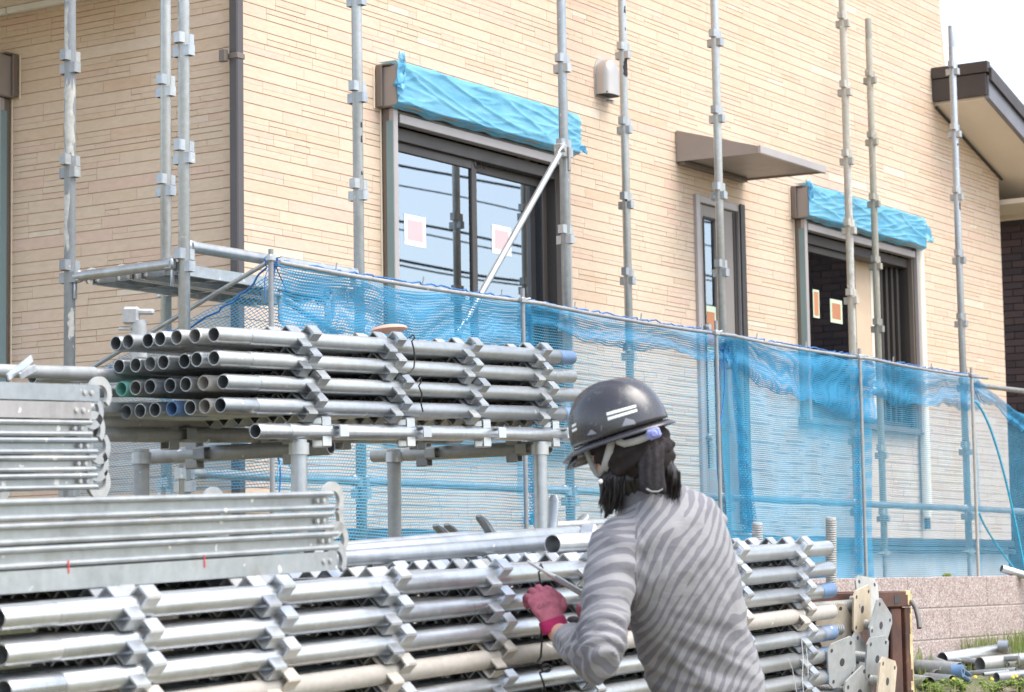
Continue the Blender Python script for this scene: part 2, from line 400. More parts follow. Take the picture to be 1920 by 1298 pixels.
MAT['film'] = filmmat()
def helmetmat():
    m, t, b = newmat('scuffed_black_helmet'); tc = nd(t, 'ShaderNodeTexCoord').outputs['Object']
    n = noise_(t, 30, 6, .7, tc, .6); n2 = noise_(t, 90, 3, .6, tc, 1.5, (1, 1, .3))
    c = mixc(t, ramp(t, n, [(.60, (0, 0, 0)), (.76, (.45, .45, .45))]), (.030, .028, .032), (.26, .26, .28))
    c = mixc(t, ramp(t, n2, [(.70, (0, 0, 0)), (.76, (.5, .5, .5))]), c, (.45, .45, .46))
    t.links.new(c, b.inputs['Base Color'])
    t.links.new(ramp(t, n, [(.3, (.16,) * 3), (.8, (.42,) * 3)]), b.inputs['Roughness'])
    b.inputs['Specular IOR Level'].default_value = .8; bump(t, b, n, .05, .001); return m
MAT['helmet'] = helmetmat()
def zebra():
    m, t, b = newmat('zebra_print_jersey')
    ph = nd(t, 'ShaderNodeAttribute', attribute_name='phase').outputs['Fac']; tc = nd(t, 'ShaderNodeTexCoord').outputs['Object']
    w1 = noise_(t, 4.2, 1, .4, tc); w2 = noise_(t, 10, 2, .5, tc)
    p = math_(t, 'ADD', ph, math_(t, 'ADD', math_(t, 'MULTIPLY', math_(t, 'SUBTRACT', w1, .5), 26.0), math_(t, 'MULTIPLY', math_(t, 'SUBTRACT', w2, .5), 4.0)))
    s = math_(t, 'SINE', p); th = math_(t, 'MULTIPLY', math_(t, 'SUBTRACT', w2, .5), 5.0)
    k = math_(t, 'ADD', s, th)
    fac = ramp(t, math_(t, 'MULTIPLY_ADD', k, .5, .5), [(.50, (0, 0, 0)), (.60, (1, 1, 1))])
    c = mixc(t, fac, (.270, .264, .270), (.158, .154, .170))
    n3 = noise_(t, 400, 2, .5, tc)
    t.links.new(c, b.inputs['Base Color']); b.inputs['Roughness'].default_value = .72; b.inputs['Specular IOR Level'].default_value = .3
    b.inputs['Sheen Weight'].default_value = .15
    n4 = noise_(t, 22, 4, .6, tc, .8, (1, 1, 2.2)); bump(t, b, math_(t, 'ADD', math_(t, 'MULTIPLY', n4, 1.0), math_(t, 'MULTIPLY', n3, .05)), .22, .008); return m
MAT['zebra'] = zebra()
MAT['collarcloth'] = simple('grey_collar_knit', (.13, .125, .14), .85, 0, .15, 40)
MAT['zebraseam'] = simple('grey_seam_thread', (.16, .155, .175), .85)

# ------------------------------------------------------------------ ground
def build_ground():
    xs = [-300, -60, -20, -6, -2, 2, 6, 10, 14.5, 20, 30, 60, 300]; ys = [-300, -60, -20, -5, 0, 3, 5.8, 8, 20, 60, 300]
    mb = MB(); vs = [(x, y, gz(x)) for y in ys for x in xs]; n = len(xs)
    fs = [(j * n + i, j * n + i + 1, (j + 1) * n + i + 1, (j + 1) * n + i) for j in range(len(ys) - 1) for i in range(n - 1)]
    mb.add(vs, fs); o = mb.build('ground', MAT['ground']); tag(o, kind='structure')
    mb = MB(); mb.aabb((7.62, 5.98, -.6), (40, 40, .40)); o = mb.build('raised_plot', MAT['ground']); tag(o, kind='structure')
build_ground()

# ------------------------------------------------------------------ house
YF, XL = 7.30, 8.88
house = thing('house', 'new two storey house with cream brick pattern siding behind the scaffold', 'house', (XL, YF, .4))
def cuts(lo, hi, holes):
    segs = [(lo, hi)]
    for a, b in holes:
        out = []
        for s, e in segs:
            if b <= s or a >= e: out.append((s, e)); continue
            if a > s: out.append((s, a))
            if b < e: out.append((b, e))
        segs = out
    return [x for x in segs if x[1] - x[0] > .012]
COURSE = .0625
def siding(part_name, O, U, N, u0, u1, z0, ztop, openings, seed, nsolo):
    """cladding made of separate raised slips; ztop(u) is the upper edge"""
    R = random.Random(seed); O, U, N = V(O), V(U), V(N); Z = V((0, 0, 1)); slips = []
    zmax = max(ztop(u0 + (u1 - u0) * k / 40) for k in range(41)); k = 0
    while z0 + k * COURSE < zmax:
        za, zb = z0 + k * COURSE, z0 + (k + 1) * COURSE; zm = (za + zb) / 2; k += 1
        hi = u1
        while hi > u0 and ztop(hi) < zb: hi -= .03
        for s, e in cuts(u0, hi, [(a, b) for a, b, c, d in openings if c < zm < d]):
            u = s
            while u < e - .005:
                L = R.uniform(.22, .75); v = min(e, u + L)
                if e - v < .08: v = e
                def put(a, b, c, d):
                    slips.append((a, b, c, d, .0055 + R.uniform(-.0004, .0004), min(1, max(0.001, R.gauss(.5, .22)))))
                zc = za + .0034
                if R.random() < .5: put(u, v, zc, zb)
                else:
                    zh = zc + (zb - zc) * R.choice((.5, .5, .42, .58)); w = u
                    while w < v - .005:
                        q = min(v, w + R.uniform(.12, .5)); q = v if v - q < .06 else q
                        put(w, q, zc, zh - R.choice((0, 0, .0026))); w = q
                    w = u
                    while w < v - .005:
                        q = min(v, w + R.uniform(.12, .5)); q = v if v - q < .06 else q
                        put(w, q, zh, zb); w = q
                u = v
    def geo(mb, s):
        a, b, c, d, h, t = s; g = .0002; i = .0010
        vs = []
        for off, ins in ((0, g), (h, g + i)):
            vs += [O + U * x + Z * z + N * off for x, z in ((a + ins, c + ins * .6), (b - ins, c + ins * .6), (b - ins, d - ins * .6), (a + ins, d - ins * .6))]
        mb.add(vs, [(4, 5, 6, 7), (0, 1, 5, 4), (1, 2, 6, 5), (2, 3, 7, 6), (3, 0, 4, 7)], t)
    # backing sheet, cut round the openings
    us = sorted({u0, u1} | {x for o in openings for x in o[:2]}); zs = sorted({z0, zmax} | {x for o in openings for x in o[2:]})
    mb = MB()
    fine = []
    for a, b in zip(us, us[1:]):
        n = max(1, int((b - a) / .3)); fine += [a + (b - a) * j / n for j in range(n)]
    fine.append(us[-1])
    for a, b in zip(fine, fine[1:]):
        for c, d in zip(zs, zs[1:]):
            if any(o[0] <= (a + b) / 2 <= o[1] and o[2] <= (c + d) / 2 <= o[3] for o in openings): continue
            ta, tb = min(d, ztop(a)), min(d, ztop(b))
            if ta <= c and tb <= c: continue
            mb.add([O + U * a + Z * c, O + U * b + Z * c, O + U * b + Z * max(c, tb), O + U * a + Z * max(c, ta)], [(0, 1, 2, 3)])
    for a, b, c, d in openings:                    # reveals
        for p, q in (((a, c), (b, c)), ((b, c), (b, d)), ((b, d), (a, d)), ((a, d), (a, c))):
            A, B = O + U * p[0] + Z * p[1], O + U * q[0] + Z * q[1]; mb.add([A, B, B - N * .16, A - N * .16], [(0, 1, 2, 3)])
    wall = mb.build(part_name, MAT['groove'], house)
    def size(s):
        p = O + U * ((s[0] + s[1]) / 2) + Z * ((s[2] + s[3]) / 2) - CAMP
        px, py, z = p.dot(CAMR), p.dot(CAMD), p.dot(CAMF)
        x, y = px / z * FPX, py / z * FPX
        if abs(x) > 960 or y < -649 or y > 20: return 0
        return (s[1] - s[0]) * (s[3] - s[2]) / z / z
    slips.sort(key=size, reverse=True)
    for s in slips[:nsolo]:
        m = MB(); geo(m, s); m.build('brick', MAT['siding'], wall)
    m = MB()
    for s in slips[nsolo:]: geo(m, s)
    tag(m.build('brick_slips', MAT['siding'], wall), kind='stuff')
    return wall
W1 = (10.12, 11.90, 1.30, 3.00); W2 = (15.03, 17.02, 1.62, 3.00); DR = (13.56, 14.20, .87, 2.99)
ZS = .79
def ztop_front(u): return 5.9 if u <= 17.83 else 4.26 - .29 * (u - 17.60)
OPF = [(W1[0] + .02, W1[1] - .02, W1[2], W1[3] - .01), (W2[0] + .02, W2[1] - .02, W2[2], W2[3] - .01), (DR[0] + .01, DR[1] - .01, DR[2], DR[3] - .01)]
wf = siding('front_wall', (0, YF, 0), (1, 0, 0), (0, -1, 0), XL, 18.95, ZS, ztop_front, OPF, 3, 210)
LW = (8.74, 10.5, 1.3, 3.03)
wl = siding('side_wall', (XL, 0, 0), (0, 1, 0), (-1, 0, 0), YF, 12.0, ZS, lambda u: 3.5 if u > 7.62 else 5.9, [(LW[0] + .02, LW[1] - .02, LW[2], LW[3] - .01)], 5, 90)
mb = MB()                                                        # mitred corner pieces, one per course
R = random.Random(4); k = 0
while ZS + k * COURSE < 5.85:
    za = ZS + k * COURSE; mb.aabb((XL - .0085, YF - .0085, za + .0045), (XL + .036, YF + .036, za + COURSE), .0015, max(.01, min(1, R.gauss(.35, .15)))); k += 1
mb.build('corner_trim', MAT['siding'], house)
# body behind the cladding so that no light leaks through, foundation, flashing
mb = MB(); mb.aabb((XL + .05, YF + 2.3, .4), (18.9, 12, 5.9)); mb.aabb((XL + .05, YF + .2, 3.3), (17.8, YF + 2.25, 5.9)); mb.build('core', MAT['dark_interior'], house)
mb = MB(); mb.aabb((XL + .02, YF + .02, .2), (18.93, 12, .775)); mb.build('foundation', MAT['concrete'], house)
mb = MB()
mb.aabb((XL - .02, YF - .022, .735), (18.97, YF + .0, .785), .004); mb.aabb((XL - .022, YF - .018, .735), (XL, 12, .785), .004)
for q in range(2): mb.tube([(XL - .02, YF - .024, .705 - q * .02), (18.97, YF - .024, .705 - q * .02)], .009, 8)
mb.build('base_flashing', MAT['flash'], house)
# upper roof overhang, left overhang with trim
mb = MB(); mb.aabb((XL - .3, YF - .3, 5.92), (18.1, 12.2, 6.05)); mb.build('roof', MAT['fascia'], house)
mb = MB(); mb.aabb((7.75, 7.64, 3.505), (XL - .012, 12, 3.9)); sf = mb.build('side_soffit', MAT['soffit'], house)
mb = MB()
for a, b in ((7.66, 8.74), (8.745, 10.4)): mb.aabb((XL - .05, a, 3.47), (XL - .012, b, 3.503), .004)
mb.build('soffit_trim', MAT['white'], house)
# lower roof at the right: sloping rake with dark end fascia, grey barge edge, beige soffit
def rz(x): return 4.262 - .29 * (x - 17.60)
def slab(name, mat, y0, y1, d0, d1, x0=17.60, x1=20.2):
    m = MB(); m.add([V((x, y, rz(x) + d)) for x in (x0, x1) for y in (y0, y1) for d in (d0, d1)],
                    [(0, 1, 3, 2), (4, 6, 7, 5), (0, 4, 5, 1), (2, 3, 7, 6), (0, 2, 6, 4), (1, 5, 7, 3)]); return m.build(name, mat, house)
slab('rake_soffit', MAT['soffit'], 6.87, 12, -.03, .0, 17.63, 19.55)
slab('rake_fascia', MAT['roofgrey'], 6.825, 6.865, -.04, .14)
slab('rake_edge', MAT['fascia'], 6.80, 6.82, .10, .20)
slab('lower_roof_deck', MAT['roofgrey'], 6.83, 12, .205, .25)
mb = MB(); mb.aabb((17.575, 6.84, 4.245), (17.622, 7.29, 4.42), .004); mb.aabb((17.565, 6.82, 4.425), (17.63, 7.29, 4.515), .004); mb.build('end_fascia', MAT['fascia'], house)
mb = MB(); mb.aabb((19.0, 6.9, 3.60), (19.60, 12, 3.64)); mb.aabb((19.58, 6.84, 3.56), (19.66, 12, 3.70)); mb.build('eave_soffit', MAT['soffit'], house)
mb = MB(); mb.aabb((17.63, 7.262, 0), (17.632, 7.263, .001))
mb = MB(); mb.tube([(17.63, 7.285, rz(17.63) - .045), (19.0, 7.285, rz(19.0) - .045)], .012, 6); mb.build('rake_bead', MAT['fascia'], house)
mb = MB(); mb.aabb((18.93, YF + .02, .775), (18.952, 12, 3.7)); mb.build('end_wall', MAT['groove'], house)

# ---- downspout on the corner
dp = onY(437, 200, YF - .05).x
mb = MB(); mb.aabb((dp - .026, YF - .098, .5), (dp + .026, YF - .045, 5.9), .006); d = mb.build('downspout', MAT['charcoal'], house)
for z in (3.03, 1.4, 4.8):
    mb = MB(); mb.aabb((dp - .030, YF - .102, z), (dp + .030, YF - .041, z + .028), .003); mb.aabb((dp - .06, YF - .05, z - .015), (dp - .034, YF - .01, z + .045), .003)
    mb.build('bracket', MAT['bronze'], d)

# ---- windows
def window(name, O, U, N, rect, label_cat, stickers, mode):
    """sliding window behind a projecting shutter box, guide rails each side"""
    O, U, N = V(O), V(U), V(N); Z = V((0, 0, 1)); a, b, z0, z1 = rect
    w0 = MB()
    def bx(m, u0, u1, n0, n1, c, d, ch=.003):
        p = O + U * ((u0 + u1) / 2) + N * ((n0 + n1) / 2) + Z * ((c + d) / 2)
        rot = Matrix((U, N, Z)).transposed(); m.box(p, (u1 - u0, n1 - n0, d - c), rot, ch)
    m = MB(); bx(m, a + .06, b - .06, -.10, .0, z0 + .005, z0 + .045); bx(m, a + .06, b - .06, -.10, .02, z1 - .15, z1 - .08)
    bx(m, a + .021, a + .06, -.10, .02, z0, z1 - .02); bx(m, b - .06, b - .021, -.10, .02, z0, z1 - .02)
    w = m.build(name, MAT['darkframe'], house)
    m = MB(); bx(m, a - .035, b + .035, .012, .135, z1, z1 + .215, .006); m.build('shutter_box', MAT['taupe'], w)
    m = MB(); bx(m, a - .055, a - .036, .012, .05, z1 - .0, z1 + .222, .003); bx(m, a - .05, b + .05, .012, .10, z1 + .216, z1 + .226, .002); m.build('box_trim', MAT['bronze'], w)
    for s in (0, 1):
        u = a if s == 0 else b - .06
        m = MB(); bx(m, u + (0 if s == 0 else .02), u + (.04 if s == 0 else .06), .055, .088, z0 - .03, z1 - .004); m.build('guide_rail', MAT['lightframe'], w)
        m = MB(); bx(m, u + .002, u + .058, .012, .053, z0 - .03, z1 - .004); m.build('casing', MAT['bronze'], w)
        m = MB(); e = u - .0025 if s == 0 else u + .06
        bx(m, e, e + .0025, .040, .083, z0 - .02, z1 - .07, 0); m.build('masking_strip', MAT['teal'], w)
    m = MB(); bx(m, a + .063, b - .063, .030, .085, z1 - .075, z1 - .026); bx(m, a + .063, b - .063, .02, .06, z1 - .018, z1 - .004); m.build('head_bar', MAT['lightframe'], w)
    m = MB(); bx(m, a - .02, b + .02, .002, .075, z0 - .045, z0 - .005); m.build('sill', MAT['bronze'], w)
    m = MB(); bx(m, a - .012, a - .001, .004, .012, z0 - .02, z1); bx(m, a - .068, a - .056, .004, .012, z1 - .01, z1 + .22); m.build('sealant', MAT['caulk'], w)
    mid = (a + b) / 2; i0, i1 = a + .06, b - .06
    spans = [(i0, mid + .03, -.02), (mid - .03, i1, -.058)] if mode != 'open' else [(i0, mid + .02, -.02), (i0 + .07, mid + .09, -.058)]
    for q, (u0, u1, n) in enumerate(spans):
        m = MB(); t = .05; zt, zb = z1 - .15, z0 + .045
        bx(m, u0, u0 + t, n - .016, n + .016, zb, zt); bx(m, u1 - t, u1, n - .016, n + .016, zb, zt)
        bx(m, u0 + t, u1 - t, n - .015, n + .015, zt - t, zt); bx(m, u0 + t, u1 - t, n - .015, n + .015, zb, zb + t)
        s = m.build('sash', MAT['darkframe'] if mode != 'open' or q == 0 else MAT['darkframe'], w)
        m = MB(); bx(m, u0 + .006, u0 + .03, n + .017, n + .021, zb + .01, zt - .01, 0); m.build('stile_cover', MAT['lightframe'], w) if q == 1 and mode != 'open' else None
        m = MB(); bx(m, u0 + t, u1 - t, n - .003, n + .003, zb + t, zt - t, 0); m.build('pane', MAT['glass'], s)
        for (su, sz, wd, ht, paper, ink) in [x[1:] for x in stickers if x[0] == q]:
            m = MB(); bx(m, su, su + wd, n + .0035, n + .0045, sz, sz + ht, 0); st = m.build('paper_label', MAT[paper], s)
            m = MB(); k = wd * .14; bx(m, su + k, su + wd - k, n + .0047, n + .0052, sz + k, sz + ht - k, 0); m.build('label_print', MAT[ink], s)
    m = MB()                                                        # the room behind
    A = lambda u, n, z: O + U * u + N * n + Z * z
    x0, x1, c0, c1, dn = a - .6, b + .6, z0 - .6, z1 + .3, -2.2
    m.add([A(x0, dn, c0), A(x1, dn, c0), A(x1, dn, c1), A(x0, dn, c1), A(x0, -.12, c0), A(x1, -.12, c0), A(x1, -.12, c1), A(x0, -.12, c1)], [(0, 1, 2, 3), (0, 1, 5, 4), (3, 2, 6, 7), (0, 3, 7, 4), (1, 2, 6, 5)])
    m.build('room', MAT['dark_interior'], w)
    if mode == 'open':
        m = MB(); bx(m, mid + .24, mid + .56, -.16, -.13, z0 + .02, z1 - .1); m.build('wood_panel', MAT['woodpanel'], w)
        m = MB(); bx(m, mid + .565, mid + .68, -.155, -.128, z0 + .02, z1 - .1); m.build('wood_panel', MAT['cream'], w)
        m = MB()
        for q in range(5): bx(m, b - .36 + q * .055, b - .325 + q * .055, -.16 + .02 * q, -.12 + .02 * q, z0, z1)
        m.build('folded_screen', MAT['darkframe'], w)
    else:
        m = MB(); bx(m, b - .17, b - .10, -.17, -.125, z0, z1); m.build('wood_panel', MAT['woodpanel'], w)
    return w
def uX(px, py): return onY(px, py, YF + .02).x
def uZ(px, py): return onY(px, py, YF + .02).z
w1 = window('window', (0, YF, 0), (1, 0, 0), (0, -1, 0), W1, 'w', [
    (0, uX(757, 430), uZ(757, 458), .20, .165, 'whitepaper', 'pinkpaper'), (1, uX(932, 450), uZ(932, 473), .20, .165, 'whitepaper', 'pinkpaper')], 'shut')
w2 = window('window', (0, YF, 0), (1, 0, 0), (0, -1, 0), W2, 'w', [
    (0, uX(1524, 580), uZ(1524, 595), .10, .20, 'greenpaper', 'orangepaper'), (0, uX(1556, 585), uZ(1556, 604), .20, .17, 'greenpaper', 'orangepaper')], 'open')
w3 = window('window', (XL, 0, 0), (0, 1, 0), (-1, 0, 0), LW, 'w', [], 'shut')
# wire loops hanging in the first window
mb = MB()
for (x, y, r1, r2) in ((895, 300, .035, .05), (908, 303, .018, .045)):
    c = onY(x, y, YF - .0); mb.tube([c + V((r1 * math.cos(k * .45), 0, r2 * math.sin(k * .45))) for k in range(15)], .0022, 5, False)
mb.build('wire_loop', MAT['wire'], w1)

# ---- door under the canopy
def door():
    a, b, z0, z1 = DR; m = MB(); y = YF
    m.aabb((a, y - .03, z0), (a + .05, y + .1, z1), .004); m.aabb((b - .05, y - .03, z0), (b, y + .1, z1), .004); m.aabb((a + .05, y - .03, z1 - .05), (b - .05, y + .1, z1), .004)
    d = m.build('door', MAT['lightframe'], house)
    m = MB(); gl = (a + .13, a + .30, z0 + .35, z1 - .14)
    y0, y1 = y - .005, y + .035
    m.aabb((a + .053, y0, z0), (gl[0], y1, z1 - .053), .003); m.aabb((gl[1], y0, z0), (b - .053, y1, z1 - .053), .003)
    m.aabb((gl[0], y0 + .001, gl[3]), (gl[1], y1, z1 - .053), .003); m.aabb((gl[0], y0 + .001, z0), (gl[1], y1, gl[2]), .003)
    leaf = m.build('door_leaf', MAT['taupe'], d)
    m = MB()
    for x in (gl[0] - .012, gl[1]): m.aabb((x, y0 - .008, gl[2]), (x + .012, y0, gl[3]), .002)
    m.aabb((gl[0], y0 - .008, gl[3]), (gl[1], y0, gl[3] + .012), .002); m.build('glazing_bead', MAT['darkframe'], leaf)
    m = MB(); m.aabb((gl[0], y + .01, gl[2]), (gl[1], y + .016, gl[3])); m.build('pane', MAT['glass'], leaf)
    m = MB(); m.aabb((gl[0] + .01, y + .005, 1.98), (gl[1] - .005, y + .008, 2.28)); m.build('paper_label', MAT['greenpaper'], leaf)
    m = MB(); m.aabb((gl[0] + .035, y + .002, 2.02), (gl[1] - .03, y + .004, 2.24)); m.build('label_print', MAT['orangepaper'], leaf)
    for z in (2.13, 1.42):
        m = MB(); m.lathe([(.0, -.05), (.02, -.05), (.026, -.035), (.02, -.018), (.012, -.015), (.012, 0)], (a + .095, y0, z), (0, 1, 0), 14); m.build('door_knob', MAT['galv_new'], leaf, 40)
    m = MB(); m.aabb((b - .1, y - .012, z0), (b - .056, y - .006, z1 - .06), .002); m.aabb((b - .05, y - .045, z0 - .02), (b + .012, y - .031, z1 + .005), .003); m.build('weather_strip', MAT['darkframe'], leaf)
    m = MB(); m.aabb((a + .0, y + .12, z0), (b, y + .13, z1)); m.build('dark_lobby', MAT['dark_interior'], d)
    m = MB(); m.aabb((a - .03, y - .03, z0 - .05), (b + .03, y + .05, z0 - .004), .004); m.build('threshold', MAT['galv'], d)
door()
# ---- canopy: thin tapering awning with side cheeks
def canopy():
    x0, x1 = 13.335, 14.28; A = onY(1265, 246, YF); zt = A.z; zb = zt - .20; d = .72
    pr = onX(1418, 275, x0); ze = pr.z; d = YF - pr.y
    m = MB(); prof = [(0, zb), (0, zt), (-d, ze), (-d, ze - .042)]
    for x in (x0, x1 - .012): m.prism([(p[0], p[1]) for p in prof], (x, YF - .01, 0), (0, 1, 0), (0, 0, 1), (.012, 0, 0))
    c = m.build('canopy', MAT['taupe'], house)
    m = MB(); m.prism([(-.02, zb + .012), (-.02, zb + .02), (-d, ze - .022), (-d, ze - .032)], (x0 + .0125, YF - .01, 0), (0, 1, 0), (0, 0, 1), (x1 - x0 - .025, 0, 0)); m.build('canopy_underside', MAT['taupe'], c)
    m = MB(); m.prism([(0, zt - .008), (0, zt + .004), (-d, ze + .004), (-d, ze - .008)], (x0 + .0125, YF - .01, 0), (0, 1, 0), (0, 0, 1), (x1 - x0 - .025, 0, 0)); m.build('canopy_top', MAT['taupe'], c)
    m = MB(); m.aabb((x0 - .003, YF - .01 - d - .022, ze - .045), (x1 + .003, YF - .01 - d - .001, ze + .006), .003); m.build('canopy_lip', MAT['lightframe'], c)
    m = MB(); m.aabb((x0 + .02, YF - .06, zb - .02), (x1 - .05, YF - .012, zb + .008), .003); m.build('wall_bracket', MAT['bronze'], c)
canopy()
# ---- vent hood
def vent():
    cx, zc = onY(1127, 145, YF).x, onY(1127, 148, YF).z; w = .082
    zb = zc - .11
    def sect(k, d):                                   # arch outline at distance d off the wall
        pts = []
        for q in range(17):
            a = math.pi * q / 16; pts.append(V((cx - k * w * math.cos(a), YF - d, zb + .125 + k * .10 * math.sin(a))))
        return [V((cx - k * w, YF - d, zb))] + pts + [V((cx + k * w, YF - d, zb))]
    m = MB(); secs = [sect(k, d) for k, d in ((1, .012), (1, .055), (.96, .074), (.86, .088), (.62, .098), (.3, .102))]
    n = len(secs[0]); vs = [p for s in secs for p in s]
    fs = [(i * n + j, i * n + j + 1, (i + 1) * n + j + 1, (i + 1) * n + j) for i in range(len(secs) - 1) for j in range(n - 1)]
    fs.append(tuple((len(secs) - 1) * n + j for j in range(n))); m.add(vs, fs)
    hood = m.build('vent_hood', MAT['cream'], house, 35); hood.data.materials.clear(); hood.data.materials.append(MAT['pearl'])
    m = MB(); s0 = [p + (p - V((cx, YF, zb + .1))).normalized() * .016 for p in sect(1, .001)]; n = len(s0)
    m.add(s0 + [p + V((0, -.010, 0)) for p in s0], [tuple(range(n)), tuple(range(n, 2 * n))] + [(j, j + 1, n + j + 1, n + j) for j in range(n - 1)]); m.build('vent_flange', MAT['pearl'], hood)
    m = MB(); m.aabb((cx - w * .93, YF - .088, zb + .004), (cx + w * .93, YF - .012, zb + .012)); m.build('vent_mesh', MAT['bore'], hood)
    m = MB(); m.lathe([(.012, 0), (.012, .05), (0, .05)], (cx + .01, YF - .03, zb - .03), (0, -1, -.2), 10); m.build('vent_screw', MAT['galv_new'], hood)
MAT['pearl'] = simple('pearl_grey_aluminium', (.46, .43, .40), .35, .5, .05, 5)
vent()
# ---- drain pipe beside the right window
mb = MB(); dx = 17.10; mb.tube([(dx, YF - .05, .95), (dx, YF - .05, 3.06)], .034, 14); mb.tube([(dx + .06, YF - .045, 1.0), (dx + .06, YF - .045, 3.04)], .022, 12); dpn = mb.build('duct_pipe', MAT['cream'], house, 40)
mb = MB(); mb.tube([(dx, YF - .05, .86), (dx, YF - .05, .948)], .024, 12); mb.build('duct_outlet', MAT['flash'], dpn, 40)

# ------------------------------------------------------------------ blue film over the shutter boxes
def film(name, label, rect, tails):
    a, b, z0, z1 = rect; zt, zb = z1 + .225, z1 - .012; y0 = YF - .142
    nz = noise
    def fn(s, t):
        x = a - .045 + (b - a + .068) * s
        path = [(YF - .02, zt + .012), (y0 + .01, zt + .01), (y0, zt - .01), (y0, zb + .02), (y0 + .05, zb - .004)]
        L = [0]
        for p, q in zip(path, path[1:]): L.append(L[-1] + math.dist(p, q))
        d = t * L[-1]; k = max(i for i in range(len(L) - 1) if L[i] <= d + 1e-9); f = (d - L[k]) / (L[k + 1] - L[k])
        y = path[k][0] + (path[k + 1][0] - path[k][0]) * f; z = path[k][1] + (path[k + 1][1] - path[k][1]) * f
        r = 1.6 * (1 - min(1, 2.2 * abs(nz.noise(V((x * 1.3, z * 13 + x * 2.6, 6.3)))))) ** 4 + 1.0 * (1 - min(1, 2 * abs(nz.noise(V((x * 2.2 + 9, z * 22 - x * 2, 2.3)))))) ** 4 + nz.noise(V((x * 2.2 + z * 9, z * 12, 1.7))) * .4 + nz.noise(V((x * 5 + 3, z * 26 + x * 4, 4))) * .35 + (1 - abs(nz.noise(V((x * 1.6, z * 16 - x * 3.2, 9))))) * .45 + nz.noise(V((x * 30, z * 34, 2))) * .12
        return V((x, y - .002 - .0055 * abs(r), z + .003 * r + .012 * nz.noise(V((x * 6, 0, 3))) * (1 if t > .9 or t < .1 else 0)))
    m = MB(); m.grid(fn, 300, 64); o = m.build(name, MAT['film'], None, 180); tag(o, label, 'plastic film', 'film over the shutter boxes')
    for (x, z, dx, dz, n) in tails:                     # torn loose ends of the sheet
        m = MB()
        def ft(s, t, x=x, z=z, dx=dx, dz=dz, n=n):
            w = (1 - s) * .09 * n + .012
            return V((x + dx * s + .015 * math.sin(t * 9 + s * 5), y0 - .008 - .03 * math.sin(s * 3 + t * 2) * s - .012 * math.sin(t * 11), z + dz * s + (t - .5) * w + .01 * math.sin(s * 8)))
        m.grid(ft, 12, 8); m.build('loose_end', MAT['film'], o, 180)
    return o
film('plastic_film', 'wrinkled blue plastic film taped over shutter box of the large sliding window', W1,
     [(W1[0] - .02, 3.19, .03, .09, .8), (W1[0] + .0, 3.14, -.05, -.05, 1.3), (W1[1] + .01, 3.03, .08, -.01, .5)])
film('plastic_film', 'blue plastic film wrapped over shutter box of the half open right window', W2,
     [(W2[0] - .02, 3.15, -.01, .10, .8), (W2[1] + .0, 3.12, .15, -.03, 1.9)])

# ------------------------------------------------------------------ neighbouring house at the right edge
def neighbour():
    X = 22.6; n = thing('house', 'neighbouring house of dark brown brick at the right edge', 'house', (X, 8, .4))
    m = MB(); m.aabb((X + .01, 3.2, .2), (X + 7, 20, 4.02)); w = m.build('wall', MAT['mortar'], n); w.data.materials.clear(); w.data.materials.append(MAT['fascia'])
    R = random.Random(12); k = 0; bricks = []
    while k < 50:
        z = .42 + k * .071; y = 3.22 + (k % 2) * .105
        while y < 12.0:
            bricks.append((y, z, R.random())); y += .215
        k += 1
    vis = [b for b in bricks if 7.6 < b[0] < 9.4 and b[1] > 1.6]; vset = set(vis[:280])
    for b in vis[:280]:
        m = MB(); m.aabb((X - .006, b[0], b[1]), (X + .009, b[0] + .208, b[1] + .064), .002, max(.01, b[2])); m.build('brick', MAT['brownbrick'], w)
    m = MB()
    for b in bricks:
        if b not in vset: m.aabb((X - .006, b[0], b[1]), (X + .009, b[0] + .208, b[1] + .064), 0, max(.01, b[2]))
    tag(m.build('brick_field', MAT['brownbrick'], w), kind='stuff')
    m = MB(); m.aabb((X - .55, 3.0, 4.06), (X + 7, 20, 4.22), .01); m.build('eave_soffit', MAT['soffit'], n)
    m = MB(); m.aabb((X - .62, 3.0, 4.225), (X - .5, 20, 4.46), .01); m.aabb((X - .5, 3.0, 4.23), (X + 7, 20, 4.4)); m.build('fascia', MAT['white'], n)
    m = MB(); m.tube([(X - .66, 3.0, 4.52), (X - .66, 20, 4.52)], .06, 12); m.tube([(X - .64, 8.55, 4.5), (X - .4, 8.55, 4.36)], .03, 8); m.build('gutter', MAT['fascia'], n, 40)
    m = MB(); m.add([V(p) for p in ((X - .64, 3.0, 4.47), (X - .64, 20, 4.47), (X + 4, 20, 6.0), (X + 4, 3.0, 6.0))], [(0, 1, 2, 3)]); m.build('roof', MAT['roofgrey'], n)
neighbour()

# ------------------------------------------------------------------ garden block wall
def block_wall():
    YB = 5.80; n = thing('block_wall', 'low wall of pink exposed aggregate blocks below the netting', 'wall', (13, YB, -.1))
    m = MB(); m.aabb((7.64, YB + .006, -.7), (22, 5.975, .49)); m.aabb((7.64, 5.98, -.7), (7.78, 12, .49)); core = m.build('mortar_core', MAT['mortar'], n)
    L = 1.25; H = .192; off = onY(1702, 1090, YB).x
    for c in range(6):
        zt = .5 - c * H; x = off - 7 * L + (c % 2) * L * .5
        while x < 21:
            if x > 7.6:
                m = MB(); m.aabb((x + .002, YB, zt - H + .005), (x + L - .002, YB + .17, zt - (.0 if c == 0 else .002)), .004); m.build('block', MAT['aggregate'], core)
            x += L
    m = MB()
    for c in range(6):
        y = 5.99
        while y < 11: m.aabb((7.62, y, .5 - (c + 1) * H + .006), (7.70, y + L - .008, .5 - c * H - .001), .004); y += L
    m.build('side_blocks', MAT['aggregate'], core)
block_wall()

